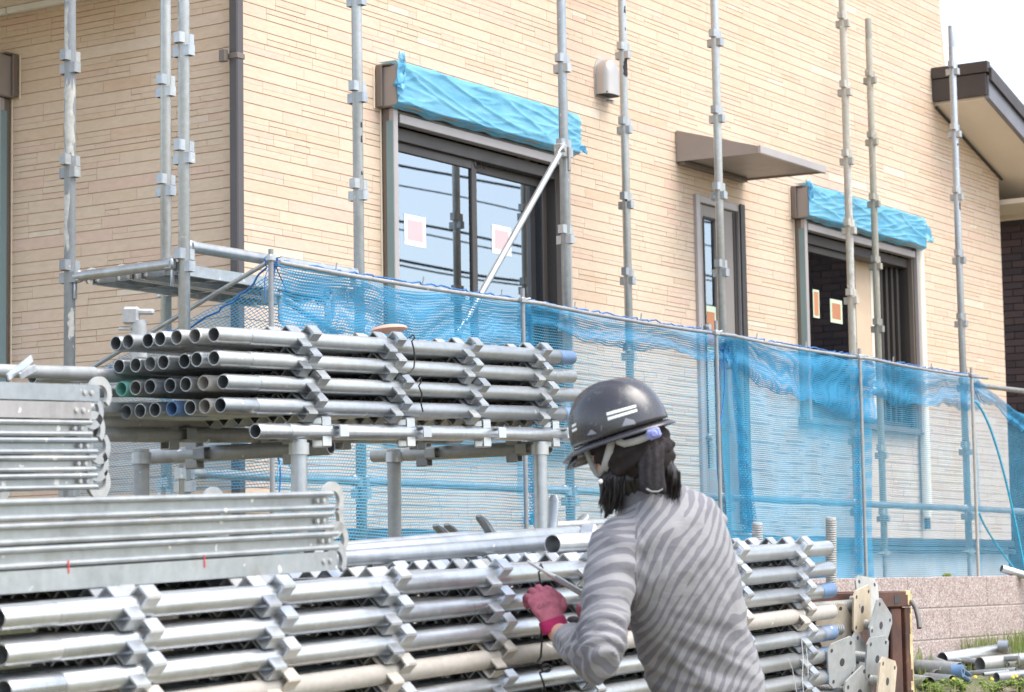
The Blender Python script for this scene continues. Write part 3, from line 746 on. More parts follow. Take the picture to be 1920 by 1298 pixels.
# ------------------------------------------------------------------ scaffold posts
RP = .0243
def pocket_mesh():
    """U shaped steel pocket welded on the tube, open along the tube; points along +X, axis Z"""
    m = MB(); w, d, t, h = .0195, .0465, .0040, .044; a = .012
    outer = [(a, -w), (d - .004, -w), (d, -w + .004), (d, w - .004), (d - .004, w), (a, w)]
    inner = [(a, w - t), (d - t, w - t), (d - t, -w + t), (a, -w + t)]
    m.prism(outer + inner, (0, 0, -h / 2), (1, 0, 0), (0, 1, 0), (0, 0, h)); return m.mesh('pocket')
def ring_mesh():
    pm = pocket_mesh(); m = MB()
    for k in range(4):
        R = Matrix.Rotation(math.pi / 2 * k, 3, 'Z'); dz = .0265 if k % 2 == 0 else -.0265
        m.add([R @ v.co + V((0, 0, dz)) for v in pm.vertices], [tuple(p.vertices) for p in pm.polygons])
    return m.mesh('pocket_ring')
POCKET = {}; RING = {}; PIPES = {}
def pocket(mat):
    if mat not in POCKET: me = pocket_mesh(); me.materials.append(MAT[mat]); POCKET[mat] = me
    return POCKET[mat]
def ring(mat):
    if mat not in RING: me = ring_mesh(); me.materials.append(MAT[mat]); RING[mat] = me
    return RING[mat]
def pipe_mesh(L, mat):
    if (L, mat) not in PIPES:
        m = MB(); m.lathe([(RP - .0028, L), (RP - .0004, L), (RP, L - .001), (RP, .004), (RP - .003, 0), (RP - .0055, 0), (RP - .0055, .35)], (0, 0, 0), (0, 0, 1), 22)
        me = m.mesh('tube', None, 40); me.materials.append(MAT[mat])
        j = MB(); j.lathe([(RP - .001, L + .0005), (RP - .0012, L + .145), (RP - .0032, L + .15), (RP - .0055, L + .15), (RP - .0058, L - .1)], (0, 0, 0), (0, 0, 1), 22)
        mj = j.mesh('joint_pin', None, 40); mj.materials.append(MAT[mat])
        PIPES[(L, mat)] = (me, mj)
    return PIPES[(L, mat)]
HOLE = None
def post(label, mw, L, levels, mat='galv', split=True, group=None, turn=0, tip=None, cat='scaffold post', holes=True, pinmat=None):
    """one standard: tube, joint pin at the +Z end, groups of four pockets every 450 mm"""
    global HOLE
    o = bpy.data.objects.new('scaffold_post', None); col.objects.link(o); o.matrix_world = mw; o.empty_display_size = .1
    tag(o, label, cat, group); me, mj = pipe_mesh(L, mat)
    link('tube', me, None, o)
    if pinmat:
        mj = mj.copy(); mj.materials.clear(); mj.materials.append(MAT[pinmat])
    link('joint_pin', mj, None, o)
    Rt = Matrix.Rotation(turn, 4, 'Z')
    for z in levels:
        if split:
            for k in range(4):
                link('pocket', pocket(mat), None, o, Matrix.Translation((0, 0, z + (.0265 if k % 2 == 0 else -.0265))) @ Rt @ Matrix.Rotation(math.pi / 2 * k, 4, 'Z'))
        else: link('pocket_group', ring(mat), None, o, Matrix.Translation((0, 0, z)) @ Rt)
    if holes:
        if HOLE is None:
            m = MB(); m.lathe([(.0, .0), (.0055, .0), (.0055, .004), (0, .004)], (RP - .0034, 0, 0), (1, 0, 0), 10); HOLE = m.mesh('pin_hole_shade'); HOLE.materials.append(MAT['bore'])  # dark disc on the closed tube, its colour stands for shade in a hole
        for z, aa in ((L + .085, turn + .9), (.045, turn + .9)):
            link('pin_hole_shade', HOLE, None, o, Matrix.Translation((0, 0, z)) @ Matrix.Rotation(aa, 4, 'Z'))
    if tip:
        m = MB(); m.lathe([(RP + .0004, .105), (RP + .0005, .006), (RP - .0026, -.0006), (RP - .0052, -.0006)], (0, 0, 0), (0, 0, 1), 22); link('painted_tip', m.mesh('painted_tip', None, 40), MAT[tip], o)
    return o
PZ = 2.29; POSTS = {}
def patch(o, z0, z1, a0, a1, mat, seed, name='paint_patch'):
    """ragged film of paint or tape clinging to a post; angles in degrees, 0 = +X"""
    c = WORG[o]; R_ = random.Random(seed); e = [R_.uniform(0, .28) for _ in range(44)]
    def fn(s, t):
        lo = e[int(t * 10)]; hi = 1 - e[11 + int(t * 10)]; s2 = lo + (hi - lo) * s; bot = e[22 + int(s * 10)] * .6; top = 1 - e[33 + int(s * 10)] * .6
        a = math.radians(a0 + (a1 - a0) * s2); return V((c.x + (RP + .0006) * math.cos(a), c.y + (RP + .0006) * math.sin(a), z0 + (z1 - z0) * (bot + (top - bot) * t)))
    m = MB(); m.grid(fn, 10, 10); return m.build(name, MAT[mat], o, 60)
def standing(px, py, Y, top, label, mat='galv', zlow=.70, pins=False):
    x = onY(px, py, Y).x; L = top - zlow
    lv = [PZ + .45 * k - zlow for k in range(-4, 8) if zlow + .1 < PZ + .45 * k < top - .03]
    o = post(label, Matrix.Translation((x, Y, zlow)), L, lv, mat, True, 'standing scaffold posts along the facade', 0)
    POSTS[px] = o; WORG[o] = V((x, Y, zlow))
    # screw jack under the post
    m = MB(); pr = []
    for k in range(46): pr += [(.0165 if k % 2 else .0185, -.30 + k * .0067)]
    m.lathe(pr, (0, 0, 0), (0, 0, 1), 12); link('jack_screw', m.mesh('jack_screw', None, 30), MAT['zinc'], o)
    m = MB(); m.lathe([(.018, -.01), (.036, -.01), (.036, -.045), (.018, -.045)], (0, 0, 0), (0, 0, 1), 12); m.box((.0, 0, -.03), (.22, .028, .012), None, .003); link('jack_nut', m.mesh('jack_nut', None, 30), MAT['zinc'], o)
    m = MB(); m.box((0, 0, -.298), (.14, .14, .006), None, .001); link('base_plate', m.mesh('base_plate'), MAT['zinc'], o)
    return x
YO, YI = 6.40, 7.00
PX = {}
PX[345] = standing(345, 295, YO, 5.4, 'outer scaffold post left of the brown downspout, with deck ledger clamped on it')
PX[672] = standing(672, 360, YO, 5.4, 'scaffold post just left of the large sliding window', 'galv')
PX[1055] = standing(1057, 270, YO, 5.4, 'scaffold post at right end of large window, carrying the diagonal brace')
PX[1345] = standing(1348, 355, YO, 5.6, 'scaffold post in front of the narrow door and canopy')
PX[1585] = standing(1588, 288, YO, 5.6, 'cream paint spattered scaffold post in front of the half open right window', 'cream_post' if 'cream_post' in MAT else 'galv_old')
PX[1790] = standing(1792, 300, YO, onY(1786, 88, YO).z, 'rightmost scaffold post, topped by a pin in front of the low roof eave')
PX[311] = standing(311, 355, YI, 5.6, 'inner scaffold post directly behind the post left of the downspout')
PX[131] = standing(131, 330, YI, 5.6, 'leftmost scaffold post, smeared with white paint, on the side wall', 'galv_old')
PX[1174] = standing(1174, 370, YI, 5.6, 'black marked scaffold post right of the vent hood')
PX[1638] = standing(1638, 368, YI, onY(1632, 75, YI).z, 'yellow stained scaffold post with free top end before the right window', 'yellow_post')

def zpx(px, py, Y): return onY(px, py, Y).z
for (y0, y1, a0, a1) in ((150, 108, 200, 300), (30, 15, 230, 270), (62, 55, 240, 260), (380, 365, 190, 230)): patch(POSTS[1174], zpx(1174, y0, YI), zpx(1174, y1, YI), a0, a1, 'tar', y0, 'tape_residue')
for k, (y0, y1, a0, a1) in enumerate(((112, 5, 135, 215), (300, 145, 140, 290), (475, 350, 130, 225), (640, 580, 200, 290))): patch(POSTS[131], zpx(131, y0, YI), zpx(131, y1, YI), a0, a1, 'splash', k)
for k, (y0, y1, a0, a1) in enumerate(((120, 2, 125, 185),)): patch(POSTS[345], zpx(345, y0, YO), zpx(345, y1, YO), a0, a1, 'splash', k + 9)
for k, (y0, y1, a0, a1) in enumerate(((270, 190, 230, 320), (420, 300, 190, 330), (560, 440, 180, 300), (650, 570, 220, 320))): patch(POSTS[1588], zpx(1588, y0, YO), zpx(1588, y1, YO), a0, a1, 'splash', k + 20)
for k, (y0, y1) in enumerate(((270, 255), (242, 230), (330, 322))): patch(POSTS[672], zpx(672, y0, YO), zpx(672, y1, YO), 245, 275, 'tar', k + 30, 'tape_residue')
for k, (y0, y1) in enumerate(((395, 378), (275, 270))): patch(POSTS[1792], zpx(1792, y0, YO), zpx(1792, y1, YO), 230, 275, 'rust', k + 40, 'rust_spot')
def ledger(label, a, b, r=.0243, mat='galv', wedge=True, cat='pipe', name='ledger_pipe', group=None):
    """horizontal tube with a wedge head at each end"""
    a, b = V(a), V(b); t = thing(name, label, cat, a, group); d = (b - a).normalized()
    m = MB(); m.tube([a + d * .035, b - d * .035], r, 18); m.build('tube', MAT[mat], t, 40)
    if wedge:
        for p, s in ((a, 1), (b, -1)):
            m = MB(); q = p + d * .045 * s; m.box(q, (.05, .032, .05), Matrix((d, d.cross(V((0, 0, 1))).normalized(), V((0, 0, 1)))).transposed(), .008)
            m.box(q - d * s * .012 - V((0, 0, .05)), (.018, .010, .09), None, .003); m.build('wedge_head', MAT[mat], t, 40)
    return t
XQ = PX[131]
zl = onX(250, 503, XQ).z
ledger('short ledger pipe carrying deck hooks between the two leftmost posts', (XQ, YO, zl), (XQ, YI, zl - .01), .0213)
zr = onY(515, 489, YO).z
ledger('thick ledger pipe above the netting corner, left of the window', (PX[345], YO, zr), (PX[672], YO, zr), .0243)
zlow = .97
xs = [PX[345], PX[672], PX[1055], PX[1345], PX[1585], PX[1790], PX[1790] + 1.8]
names = ['leftmost bay', 'bay below the large window', 'third bay, behind the worker', 'bay below the door', 'bay left of the drain pipe', 'far right bay']
for k in range(6):
    ledger('low ledger pipe behind the netting in the ' + names[k], (xs[k], YO, zlow), (xs[k + 1], YO, zlow), .0213, 'galv', True, 'pipe', 'ledger_pipe', 'low ledgers behind the netting')
# diagonal braces
def brace(label, a, b, r=.0165):
    t = thing('diagonal_brace', label, 'brace', b, 'diagonal braces'); a, b = V(a), V(b); d = (b - a).normalized()
    m = MB(); m.tube([a + d * .07, b - d * .07], r, 14); m.build('tube', MAT['galv'], t, 40)
    for p, s in ((a, 1), (b, -1)):
        m = MB(); m.box(p + d * s * .045, (.12, .012, .032), Matrix((d, V((0, 1, 0)), d.cross(V((0, 1, 0))))).transposed(), .003); m.build('flattened_end', MAT['galv'], t)
        m = MB(); m.lathe([(0, -.024), (.011, -.024), (.011, .024), (0, .024)], p + d * s * .03, (0, 1, 0), 8); m.build('bolt', MAT['zinc'], t)
    m = MB(); m.box(a + V((.0, .02, -.02)), (.062, .05, .07), None, .006); m.box(a + V((.035, -.01, -.06)), (.018, .016, .13), None, .004); m.build('wedge_clamp', MAT['galv_old'], t)
    return t
ya = YO - .045
brace('diagonal brace running down from the clamp beside the large window', onY(1057, 275, ya), onY(862, 622, ya))
brace('diagonal brace seen through the netting near the corner pole', onY(512, 548, ya), onY(700, 668, ya))
brace('steep brace behind the netting between corner pole and large window', onY(612, 545, ya + .1), onY(617, 640, ya + .1), .014)

# ------------------------------------------------------------------ steel deck planks
def hook_mesh(r=.033, th=.010, wd=.011):
    m = MB(); pts = []
    n = 22; out = []; inn = []
    for k in range(n + 1):
        a = math.radians(205 - 250 * k / n); w = wd * (1.0 - .35 * abs(k / n - .5) * 2)
        out.append((math.cos(a) * (r + w), math.sin(a) * (r + w))); inn.append((math.cos(a) * (r - w), math.sin(a) * (r - w)))
    vs = [(x, y, -th / 2) for x, y in out] + [(x, y, -th / 2) for x, y in inn] + [(x, y, th / 2) for x, y in out] + [(x, y, th / 2) for x, y in inn]; q = n + 1
    fs = []
    for k in range(n):
        fs += [(k, k + 1, q + k + 1, q + k), (2 * q + k, 3 * q + k, 3 * q + k + 1, 2 * q + k + 1), (k, 2 * q + k, 2 * q + k + 1, k + 1), (q + k, q + k + 1, 3 * q + k + 1, 3 * q + k)]
    fs += [(0, q, 3 * q, 2 * q), (n, 2 * q + n, 3 * q + n, q + n)]
    m.add(vs, fs); return m.mesh('hook', None, 40)
HOOK = hook_mesh(); HOOK.materials.append(MAT['zinc'])
def plank(label, mw, L, W=.24, H=.046, flip=False, style=0, mat='galv', group=None, hooks=(1, 1), hookmat=None, hookup=1):
    """steel walk board: length along -X from the origin end, width along +Y, upside down when flip"""
    o = bpy.data.objects.new('deck_plank', None); col.objects.link(o); o.matrix_world = mw; o.empty_display_size = .1
    tag(o, label, 'deck plank', group)
    for side in (0, 1):
        y0 = 0 if side == 0 else W; s = 1 if side == 0 else -1; m = MB()
        if style == 0:      # plain folded side, flat face outwards
            m.aabb((-L, y0, 0), (0, y0 + s * .004, H)); m.aabb((-L, y0 + s * .0045, H - .004), (0, y0 + s * .03, H)); m.aabb((-L, y0 + s * .0045, 0), (0, y0 + s * .02, .004))
        else:               # channel side with rounded lips
            m.aabb((-L, y0 + s * .016, .004), (0, y0 + s * .020, H - .004))
            m.tube([(-L, y0 + s * .006, H - .006), (0, y0 + s * .006, H - .006)], .0065, 8); m.tube([(-L, y0 + s * .006, .006), (0, y0 + s * .006, .006)], .0065, 8)
        link('side_rail', m.mesh('side_rail', None, 40), MAT[mat], o)
    m = MB(); m.aabb((-L + .01, .0325, H * .5 - .0012), (-.01, W - .0325, H * .5 + .0012)); m.aabb((-L + .01, W * .5 - .002, .002), (-.01, W * .5 + .002, H - .002)); link('deck_plate', m.mesh('deck_plate'), MAT[mat], o)
    m = MB(); zz = (.006 if flip else H - .006)
    n = 10
    for k in range(n): m.aabb((-L + .02, .032 + k * (W - .064) / n, zz - .003), (-.02, .032 + (k + .6) * (W - .064) / n, zz + .003))
    link('tread_strips', m.mesh('tread_strips'), MAT[mat], o); o.children[-1]['kind'] = 'stuff'
    for x in (-.014, -L + .014, -L * .5, -L * .25, -L * .75):
        m = MB(); m.aabb((x - .012, .02, .008), (x + .012, W - .02, H - .008)); link('cross_member', m.mesh('cross_member'), MAT[mat], o)
    for q, x in enumerate((0, -L)):
        if not hooks[q]: continue
        for y in (.035, W - .035):
            sx = 1 if q == 0 else -1
            M3 = mt((x + sx * .038, y, H * .5), (sx, 0, 0), (0, 0, hookup), V((sx, 0, 0)).cross(V((0, 0, hookup))))
            h = link('hook', HOOK, None, o, M3)
    if style == 0 or 1:
        for x in (-.03, -.055):
            m = MB(); m.lathe([(.0, .0), (.007, .0), (.006, .004), (0, .005)], (x, -.0005 if style == 0 else .0095, H * .5), (0, -1, 0), 8); link('rivet', m.mesh('rivet', None, 60), MAT['zinc'], o)
    return o
# deck still hanging on the ledger, seen from below
zd = zl - .035
plank('steel deck plank nearest the netting, hooked on the short ledger', mt((PX[672] - .04, YO + .05, zd), (1, 0, 0), (0, 1, 0), (0, 0, 1)), PX[672] - PX[345] - .10, .24, .046, False, 0, 'galv', 'deck on the scaffold')
plank('steel deck plank nearest the house wall, hooked on the short ledger', mt((PX[672] - .04, YO + .32, zd), (1, 0, 0), (0, 1, 0), (0, 0, 1)), PX[672] - PX[345] - .10, .24, .046, False, 0, 'galv', 'deck on the scaffold')

# ------------------------------------------------------------------ the two piles of posts
SD = (CAMR * 2757 + CAMD * 194 + CAMF * 4500).normalized()        # direction along the piles, rising with the ground
SC = V((0, 0, 1)).cross(SD).normalized(); SU = SD.cross(SC)        # across (away from the camera) and up
def pile_post(origin, k_along, L, levels, **kw):
    """local +Z points to the near left end; local X turned up-front"""
    z = -SD; x = SU; y = z.cross(x)
    return post(kw.pop('label'), mt(origin + SD * k_along, x, y, z), L, levels, **kw)
A0 = P(248, 1139, 4.8); PITCH = .0672; CP = .0615
mats_low = {0: 'galv_new', 1: 'galv_new', 2: 'galv_new', 3: 'cement', 4: 'galv_new', 5: 'galv', 6: 'galv_new', 7: 'galv'}
RW = ['top', 'second', 'third', 'fourth', 'fifth', 'sixth', 'seventh', 'eighth']
tips_low = {2: 'bluetip', 4: 'bluetip', 5: 'bluetip', 6: 'bluetip'}
R = random.Random(21)
for r in range(8):
    for c in range(10 if r == 0 else 4):
        o = A0 - SU * PITCH * r + SC * CP * c + SD * R.uniform(-.012, .012)
        mat = mats_low[r] if c == 0 else R.choice(('galv', 'galv_new', 'galv_old', 'galv'))
        lab = ('%s scaffold post, %s from the front in the %s row of the lower pile' % ('cement dusted' if mat == 'cement' else 'galvanised', 'nearest' if c == 0 else ordn(c), RW[r])).replace('nearest from the front', 'frontmost')
        # local z runs from the far right end (0) to the near left end
        pile_post(o, 3.15 + .25, 3.625, [.25 + .45 * k for k in range(8)], label=lab, mat=mat, split=(c == 0 or r == 0), group='posts in the lower pile', turn=math.pi / 4, tip=tips_low.get(r) if c == 0 else None)
B0 = P(563, 638, 7.10); tipu = {(0, 0): 'bluetip', (3, 0): 'bluetip'}
pin_u = {(2, 6): 'greentip', (2, 1): 'cement', (3, 3): 'bluetip', (0, 5): 'galv_old', (3, 1): 'cement'}
for r in range(4):
    for c in range(7):
        o = B0 - SU * (PITCH * .985) * r + SC * CP * 1.0 * c + SD * (R.uniform(-.015, .015) + .012 * r)
        mat = R.choice(('galv', 'galv', 'galv_old')) if c else 'galv'
        lab = ('galvanised scaffold post, %s from the front in the %s row of the raised bundle' % ('nearest' if c == 0 else ordn(c), RW[r])).replace('nearest from the front', 'frontmost')
        if (r, c) == (2, 6): lab = 'scaffold post with green sprayed end in third row of raised bundle'
        if (r, c) == (3, 3): lab = 'scaffold post with blue sprayed end in bottom row of raised bundle'
        if (r, c) == (2, 1): lab = 'scaffold post with tan cement clogged end in third row of raised bundle'
        pile_post(o, 1.35 + .25, 1.86, [.25 + .45 * k for k in range(4)], label=lab, mat=mat, split=(c == 0 or r == 0), group='posts in the raised bundle', turn=math.pi / 4, tip=tipu.get((r, c)), pinmat=pin_u.get((r, c)))
# stand under the raised bundle: two long posts, two cross posts, four legs
zb_ = -SU * (PITCH * .985 * 3 + .072)
F0 = B0 + zb_ + SD * .12
pile_post(F0, 1.35 + .25, 1.80, [.25 + .45 * k for k in range(4)], label='front bearer post of the stand under the raised bundle', mat='galv_new', split=True, group='stand under the raised bundle', turn=0)
pile_post(F0 + SC * .46 + SU * .012, 1.45, 1.80, [.25 + .45 * k for k in range(4)], label='rear bearer post of the stand under the raised bundle', mat='galv_old', split=True, group='stand under the raised bundle', turn=0)
for k, (s, lab) in enumerate(((.06, 'left'), (1.36, 'right'))):
    a = F0 + SD * s - SU * .044 + SC * .03
    post('cross bearer post at the %s end of the stand under the raised bundle' % lab, mt(a, SU, SD, SC), .60, [.12, .5], 'galv_old', True, 'stand under the raised bundle', 0)
legs = [(560, 'front left', F0 + SD * .03 - SC * .0), (1012, 'front right', F0 + SD * 1.34), (265, 'rear left', F0 + SC * .62 + SD * -.02), (738, 'rear right', F0 + SC * .60 + SD * 1.30)]
for px, lab, p in legs:
    qy = p.y; qq = onY(px, 830, qy); p = V((qq.x, qy, p.z)); top = p - SU * .03; bot = V((p.x, p.y, gz(p.x)))
    t = thing('stand_leg', 'round steel leg at the %s corner of the stand' % lab, 'leg', bot, 'stand under the raised bundle')
    m = MB(); m.tube([bot, top], RP, 18); m.build('tube', MAT['galv_old' if 'rear' in lab else 'galv'], t, 40)
    m = MB(); m.lathe([(RP + .001, 0), (RP + .006, 0), (RP + .006, .035), (RP + .001, .035)], top - V((0, 0, .045)), (0, 0, 1), 18); m.build('collar', MAT['galv'], t, 40)
    m = MB(); m.box(bot + V((0, 0, .004)), (.13, .13, .008), None, .001); m.build('foot_plate', MAT['zinc'], t)
# timber bearers that carry the lower pile
for k, s in enumerate((-.1, 1.0, 2.1, 3.1)):
    c = A0 + SD * s + SC * .3 - SU * (PITCH * 7 + .045); zg = gz(c.x); 
    m = MB(); m.aabb((c.x - .05, c.y - .42, zg), (c.x + .05, c.y + .42, c.z - .008), .006)
    tag(m.build('timber_bearer', MAT['bark']), 'timber bearer under the lower pile, %s from the left' % ('first', 'second', 'third', 'fourth')[k], 'bearer', 'bearers under the lower pile')
# ------------------------------------------------------------------ deck planks stacked on the left
E1 = P(648, 1052, 5.52)
for k in range(4):
    o = E1 + SC * .02 + SU * (.0462 * k) + SD * (-.004 if k == 0 else R.uniform(-.012, .012)) - SU * .02
    plank('steel deck plank, %s from the bottom of the low plank stack on the left' % ('lowest' if k == 0 else ordn(k)).replace('front', 'first') , mt(o, SD, SC, SU), 1.85, .42, .0430, k % 2 == 1, (0, 1, 1, 1)[k], 'plank', 'planks in the low stack', (1, 1), None, (1, 1, -1, 1)[k])
for k, x in enumerate((128, 383)):
    h = E1 + SC * .02 - SU * .02; c = P(x, 1063 - k * 10, 5.0); tpl = ((h - CAMP).dot(SC)) / ray(x, 1063 - k * 10).dot(SC); c = CAMP + ray(x, 1063 - k * 10) * tpl - SC * .001
    m = MB(); m.box(c, (.0035, .001, .026), Matrix((SD, SC, SU)).transposed()); tag(m.build('marker_line', MAT['redmark']), ('left', 'right')[k] + ' red marker line on the lowest plank of the low stack', 'marking')
E2 = P(186, 908, 5.80); st2 = (0, 1, 1, 1, 0, 0)
for k in range(6):
    xo = (-.003, -.008, .0, -.018, -.022, .01)[k]
    o = E2 + SU * (.0425 * k) + SD * xo - SU * .012
    plank('steel deck plank, %s of the tall plank stack at the left edge' % ('lowest', 'second from bottom', 'third from bottom', 'fourth from bottom', 'rusty second from top', 'topmost')[k], mt(o, SD, SC, SU), 1.5, .40, .0395, k % 2 == 1, (1, 1, 1, 1, 0, 0)[k], ('plank', 'plank', 'plank', 'plank', 'rustplank', 'plank')[k], 'planks in the tall stack', (1, 1), None, 1 if k in (5, 3) else -1)

# ------------------------------------------------------------------ netting fence
YN = 6.05; ZB = .47
XN = [onY(508, 495, YN).x, onY(980, 560, YN).x, onY(1343, 630, YN).x, onY(1612, 670, YN).x, onY(1822, 710, YN).x, 17.2]
ZR = 1.815
CZ = onY(508, 492, YN).z
plabel = ['corner net pole above the left end of the raised bundle', 'thin net pole below the diagonal brace, left of the worker', 'thin net pole right of the helmet, below the door', 'thin net pole below the half open window', 'pale thin net pole near the right edge']
XPOLE = [onY(x, y, YN - .105).x for x, y in ((508, 495), (980, 560), (1343, 630), (1612, 670), (1822, 710))]
for k in range(5):
    b = V((XPOLE[k], YN - .105, .5)); ztop = CZ + .03 if k == 0 else ZR + (.05, .05, .06, .045, .05)[k]
    t = thing('net_pole', plabel[k], 'pole', b, 'net poles'); lean = .0
    m = MB(); m.tube([b, V((XPOLE[k] + lean, YN - .105, ztop))], .0105, 12); m.build('tube', MAT['galv_old' if k != 4 else 'cement'], t, 40)
    m = MB(); c = V((XPOLE[k], YN - .105, ZR - .005)); m.box(c, (.036, .03, .03), None, .006); m.tube([c + V((.0, 0, .0)), c + V((.045, -.012, .012))], .006, 8); m.build('clip', MAT['galv'], t)
zr_ = [CZ - .012, ZR, ZR, ZR, ZR]
rl = ['above the raised bundle', 'behind the helmet', 'above the dense net sheet', 'left of the rightmost net pole']
for k in range(4):
    a = V((XN[k] - .05, YN - .082, zr_[k])); b = V((XN[k + 1] + .06, YN - .086, zr_[k + 1]))
    t = thing('net_rail', 'thin rail pipe holding the net ' + rl[k], 'rail', a, 'net rails')
    mid = (a + b) / 2 - V((0, 0, .012)); m = MB(); m.tube([a, (a + mid) / 2 - V((0, 0, .003)), mid, (mid + b) / 2 - V((0, 0, .003)), b], .0095, 12); m.build('tube', MAT['galv_old'], t, 40)
    for q in range(3):
        f = (q + .6) / 3.2; p = a + (b - a) * f; m = MB(); m.tube([p, p + V((.008, 0, .035))], .004, 6); m.build('peg', MAT['galv_old'], t)
# sloping stay at the corner, running back beside the side wall
ST1 = onX(150, 703, XN[0] - .02); ST0 = onX(505, 490, XN[0] - .02)
t = thing('net_stay', 'thin pipe sloping down from the net corner to the left', 'pipe', ST1)
m = MB(); m.tube([ST0 + (ST0 - ST1) * .01, ST1 + (ST1 - ST0) * .06], .0095, 12); m.build('tube', MAT['galv'], t, 40)
# far rails at the right edge
ledger('pale rail pipe beyond the last net pole at the right edge', onY(1826, 722, 6.6), onY(1990, 742, 6.6), .019, 'galv', False)

def net(label, top0, top1, bot, mat, seed, flap, sag=.02, fold=.03, hemmat='net_hem', nu=70, nv=44, bulge=0.0):
    """a hanging sheet of netting with soft folds; the upper edge is folded over the rail as a second layer"""
    top0, top1 = V(top0), V(top1); H = top0.z - bot; Wd = (V((top1.x, top1.y, 0)) - V((top0.x, top0.y, 0))).length
    d = (V((top1.x, top1.y, 0)) - V((top0.x, top0.y, 0))).normalized(); n = V((d.y, -d.x, 0))
    def yoff(u, z):
        q = noise.noise(V((u * 1.3 + seed * 7.1, z * .8, seed))) * fold + noise.noise(V((u * 5 + seed, z * 1.6 + u * 2, seed + 4))) * fold * .45
        return q
    def fn(s, t):
        tp = top0.lerp(top1, s); zt = tp.z - sag * 4 * s * (1 - s) * (.6 + .4 * math.sin(s * 14 + seed)); z = zt + (bot - zt) * t
        k = min(1, t * 5)
        p = V((tp.x, tp.y, 0)) + n * ((yoff(s * Wd, z)) * k + bulge * math.sin(math.pi * t) * math.sin(math.pi * s)); p.z = z
        return p
    m = MB(); m.grid(fn, nu, nv, (Wd, H)); o = m.build('safety_net', MAT[mat], None, 180); tag(o, label, 'net', 'netting sheets')
    if flap:
        def ff(s, t):
            tp = top0.lerp(top1, s); zt = tp.z - sag * 4 * s * (1 - s) * (.6 + .4 * math.sin(s * 14 + seed)) + .012
            L = flap[0] + (flap[1] - flap[0]) * s + .05 * noise.noise(V((s * 5, seed * 3, 1))) + .02 * noise.noise(V((s * 17, seed, 2)))
            z = zt - L * t
            p = V((tp.x, tp.y, 0)) + n * (.022 + .03 * t * (1 - t) * 2 + yoff(s * Wd, z) + .014 * math.sin(t * 9 + noise.noise(V((s * 3, seed, 0))) * 4)); p.z = z
            return p
        m = MB(); m.grid(ff, nu, 20, (Wd * 1.02, (flap[0] + flap[1]) / 2 + .05)); m.build('folded_hem', MAT[hemmat], o, 180)
    return o
e = .0
net('see-through blue net sheet below the large window, behind the raised bundle', (XN[0], YN - .01, CZ - .02), (XN[1], YN - .01, ZR), ZB, 'net_mid', 1, (.36, .26), .03)
net('pale blue net sheet directly behind the helmet', (XN[1] - .05, YN - .002, ZR - .005), (XN[2] + .06, YN - .002, ZR - .005), ZB, 'net', 2, (.12, .15), .015)
net('dense blue net sheet below the door and right window', (XN[2] + .0, YN - .03, ZR + .005), (XN[3] + .05, YN - .03, ZR - .01), ZB - .01, 'net_fine', 3, (.20, .40), .03, .045)
net('pale blue net sheet in front of the drain pipe, between two thin poles', (XN[3] - .06, YN - .004, ZR - .005), (XN[4] + .05, YN - .004, ZR - .005), ZB, 'net', 4, (.24, .22), .012)
ed = onY(1935, 792, YN)
net('sagging blue net sheet at the right edge', (XN[4] - .05, YN - .012, ZR - .01), (ed.x, YN - .02, ed.z), ZB, 'net', 5, (.10, .12), .03, .03)
net('loose blue net hanging from the sloping stay at the left corner', (XN[0] - .012, YN + .0, CZ - .05), (XN[0] - .012, ST1.y, ST1.z - .01), .9, 'net', 6, None, .02, .02, nu=50, nv=34)
def bunch(label, top, bot, w0, w1, seed, mat='net_fine', folds=5):
    top, bot = V(top), V(bot); L = (top - bot).length
    def fn(s, t):
        p = top.lerp(bot, t); w = w0 + (w1 - w0) * t
        p = p + V((w * (s - .5) + .012 * noise.noise(V((t * 5, seed, 0))), -.02 - (.008 + w * .16) * math.sin(s * math.pi * 2 * folds + t * 2 + seed) - .01, 0)); return p
    m = MB(); m.grid(fn, folds * 12, 40, (w1 * 2.2 + .04, L)); o = m.build('net_bunch', MAT[mat], None, 180); tag(o, label, 'net', 'gathered net edges')
bunch('gathered cyan net edge hanging from the pole right of the helmet', onY(1362, 640, YN - .03), onY(1398, 1000, YN - .03), .03, .11, 1, 'net', 3)
bunch('narrow gathered net edge tied to the pole left of the worker', onY(984, 590, YN - .03), onY(990, 985, YN - .03), .025, .045, 2, 'net', 3)
bunch('gathered net edge beside the pole below the right window', onY(1600, 690, YN - .03), onY(1602, 1075, YN - .03), .03, .06, 3, 'net', 2)
def cord(px, n=24): return [onY(x, y, YN - .09) for x, y in px]
CORD1 = [(1824 + 100 * f, 752 + 330 * f ** 1.35 - 25 * math.sin(f * 3.14)) for f in [i / 20 for i in range(21)]]; CORD2 = [(1836 + 95 * f, 962 + 140 * f ** .8) for f in [i / 20 for i in range(21)]]
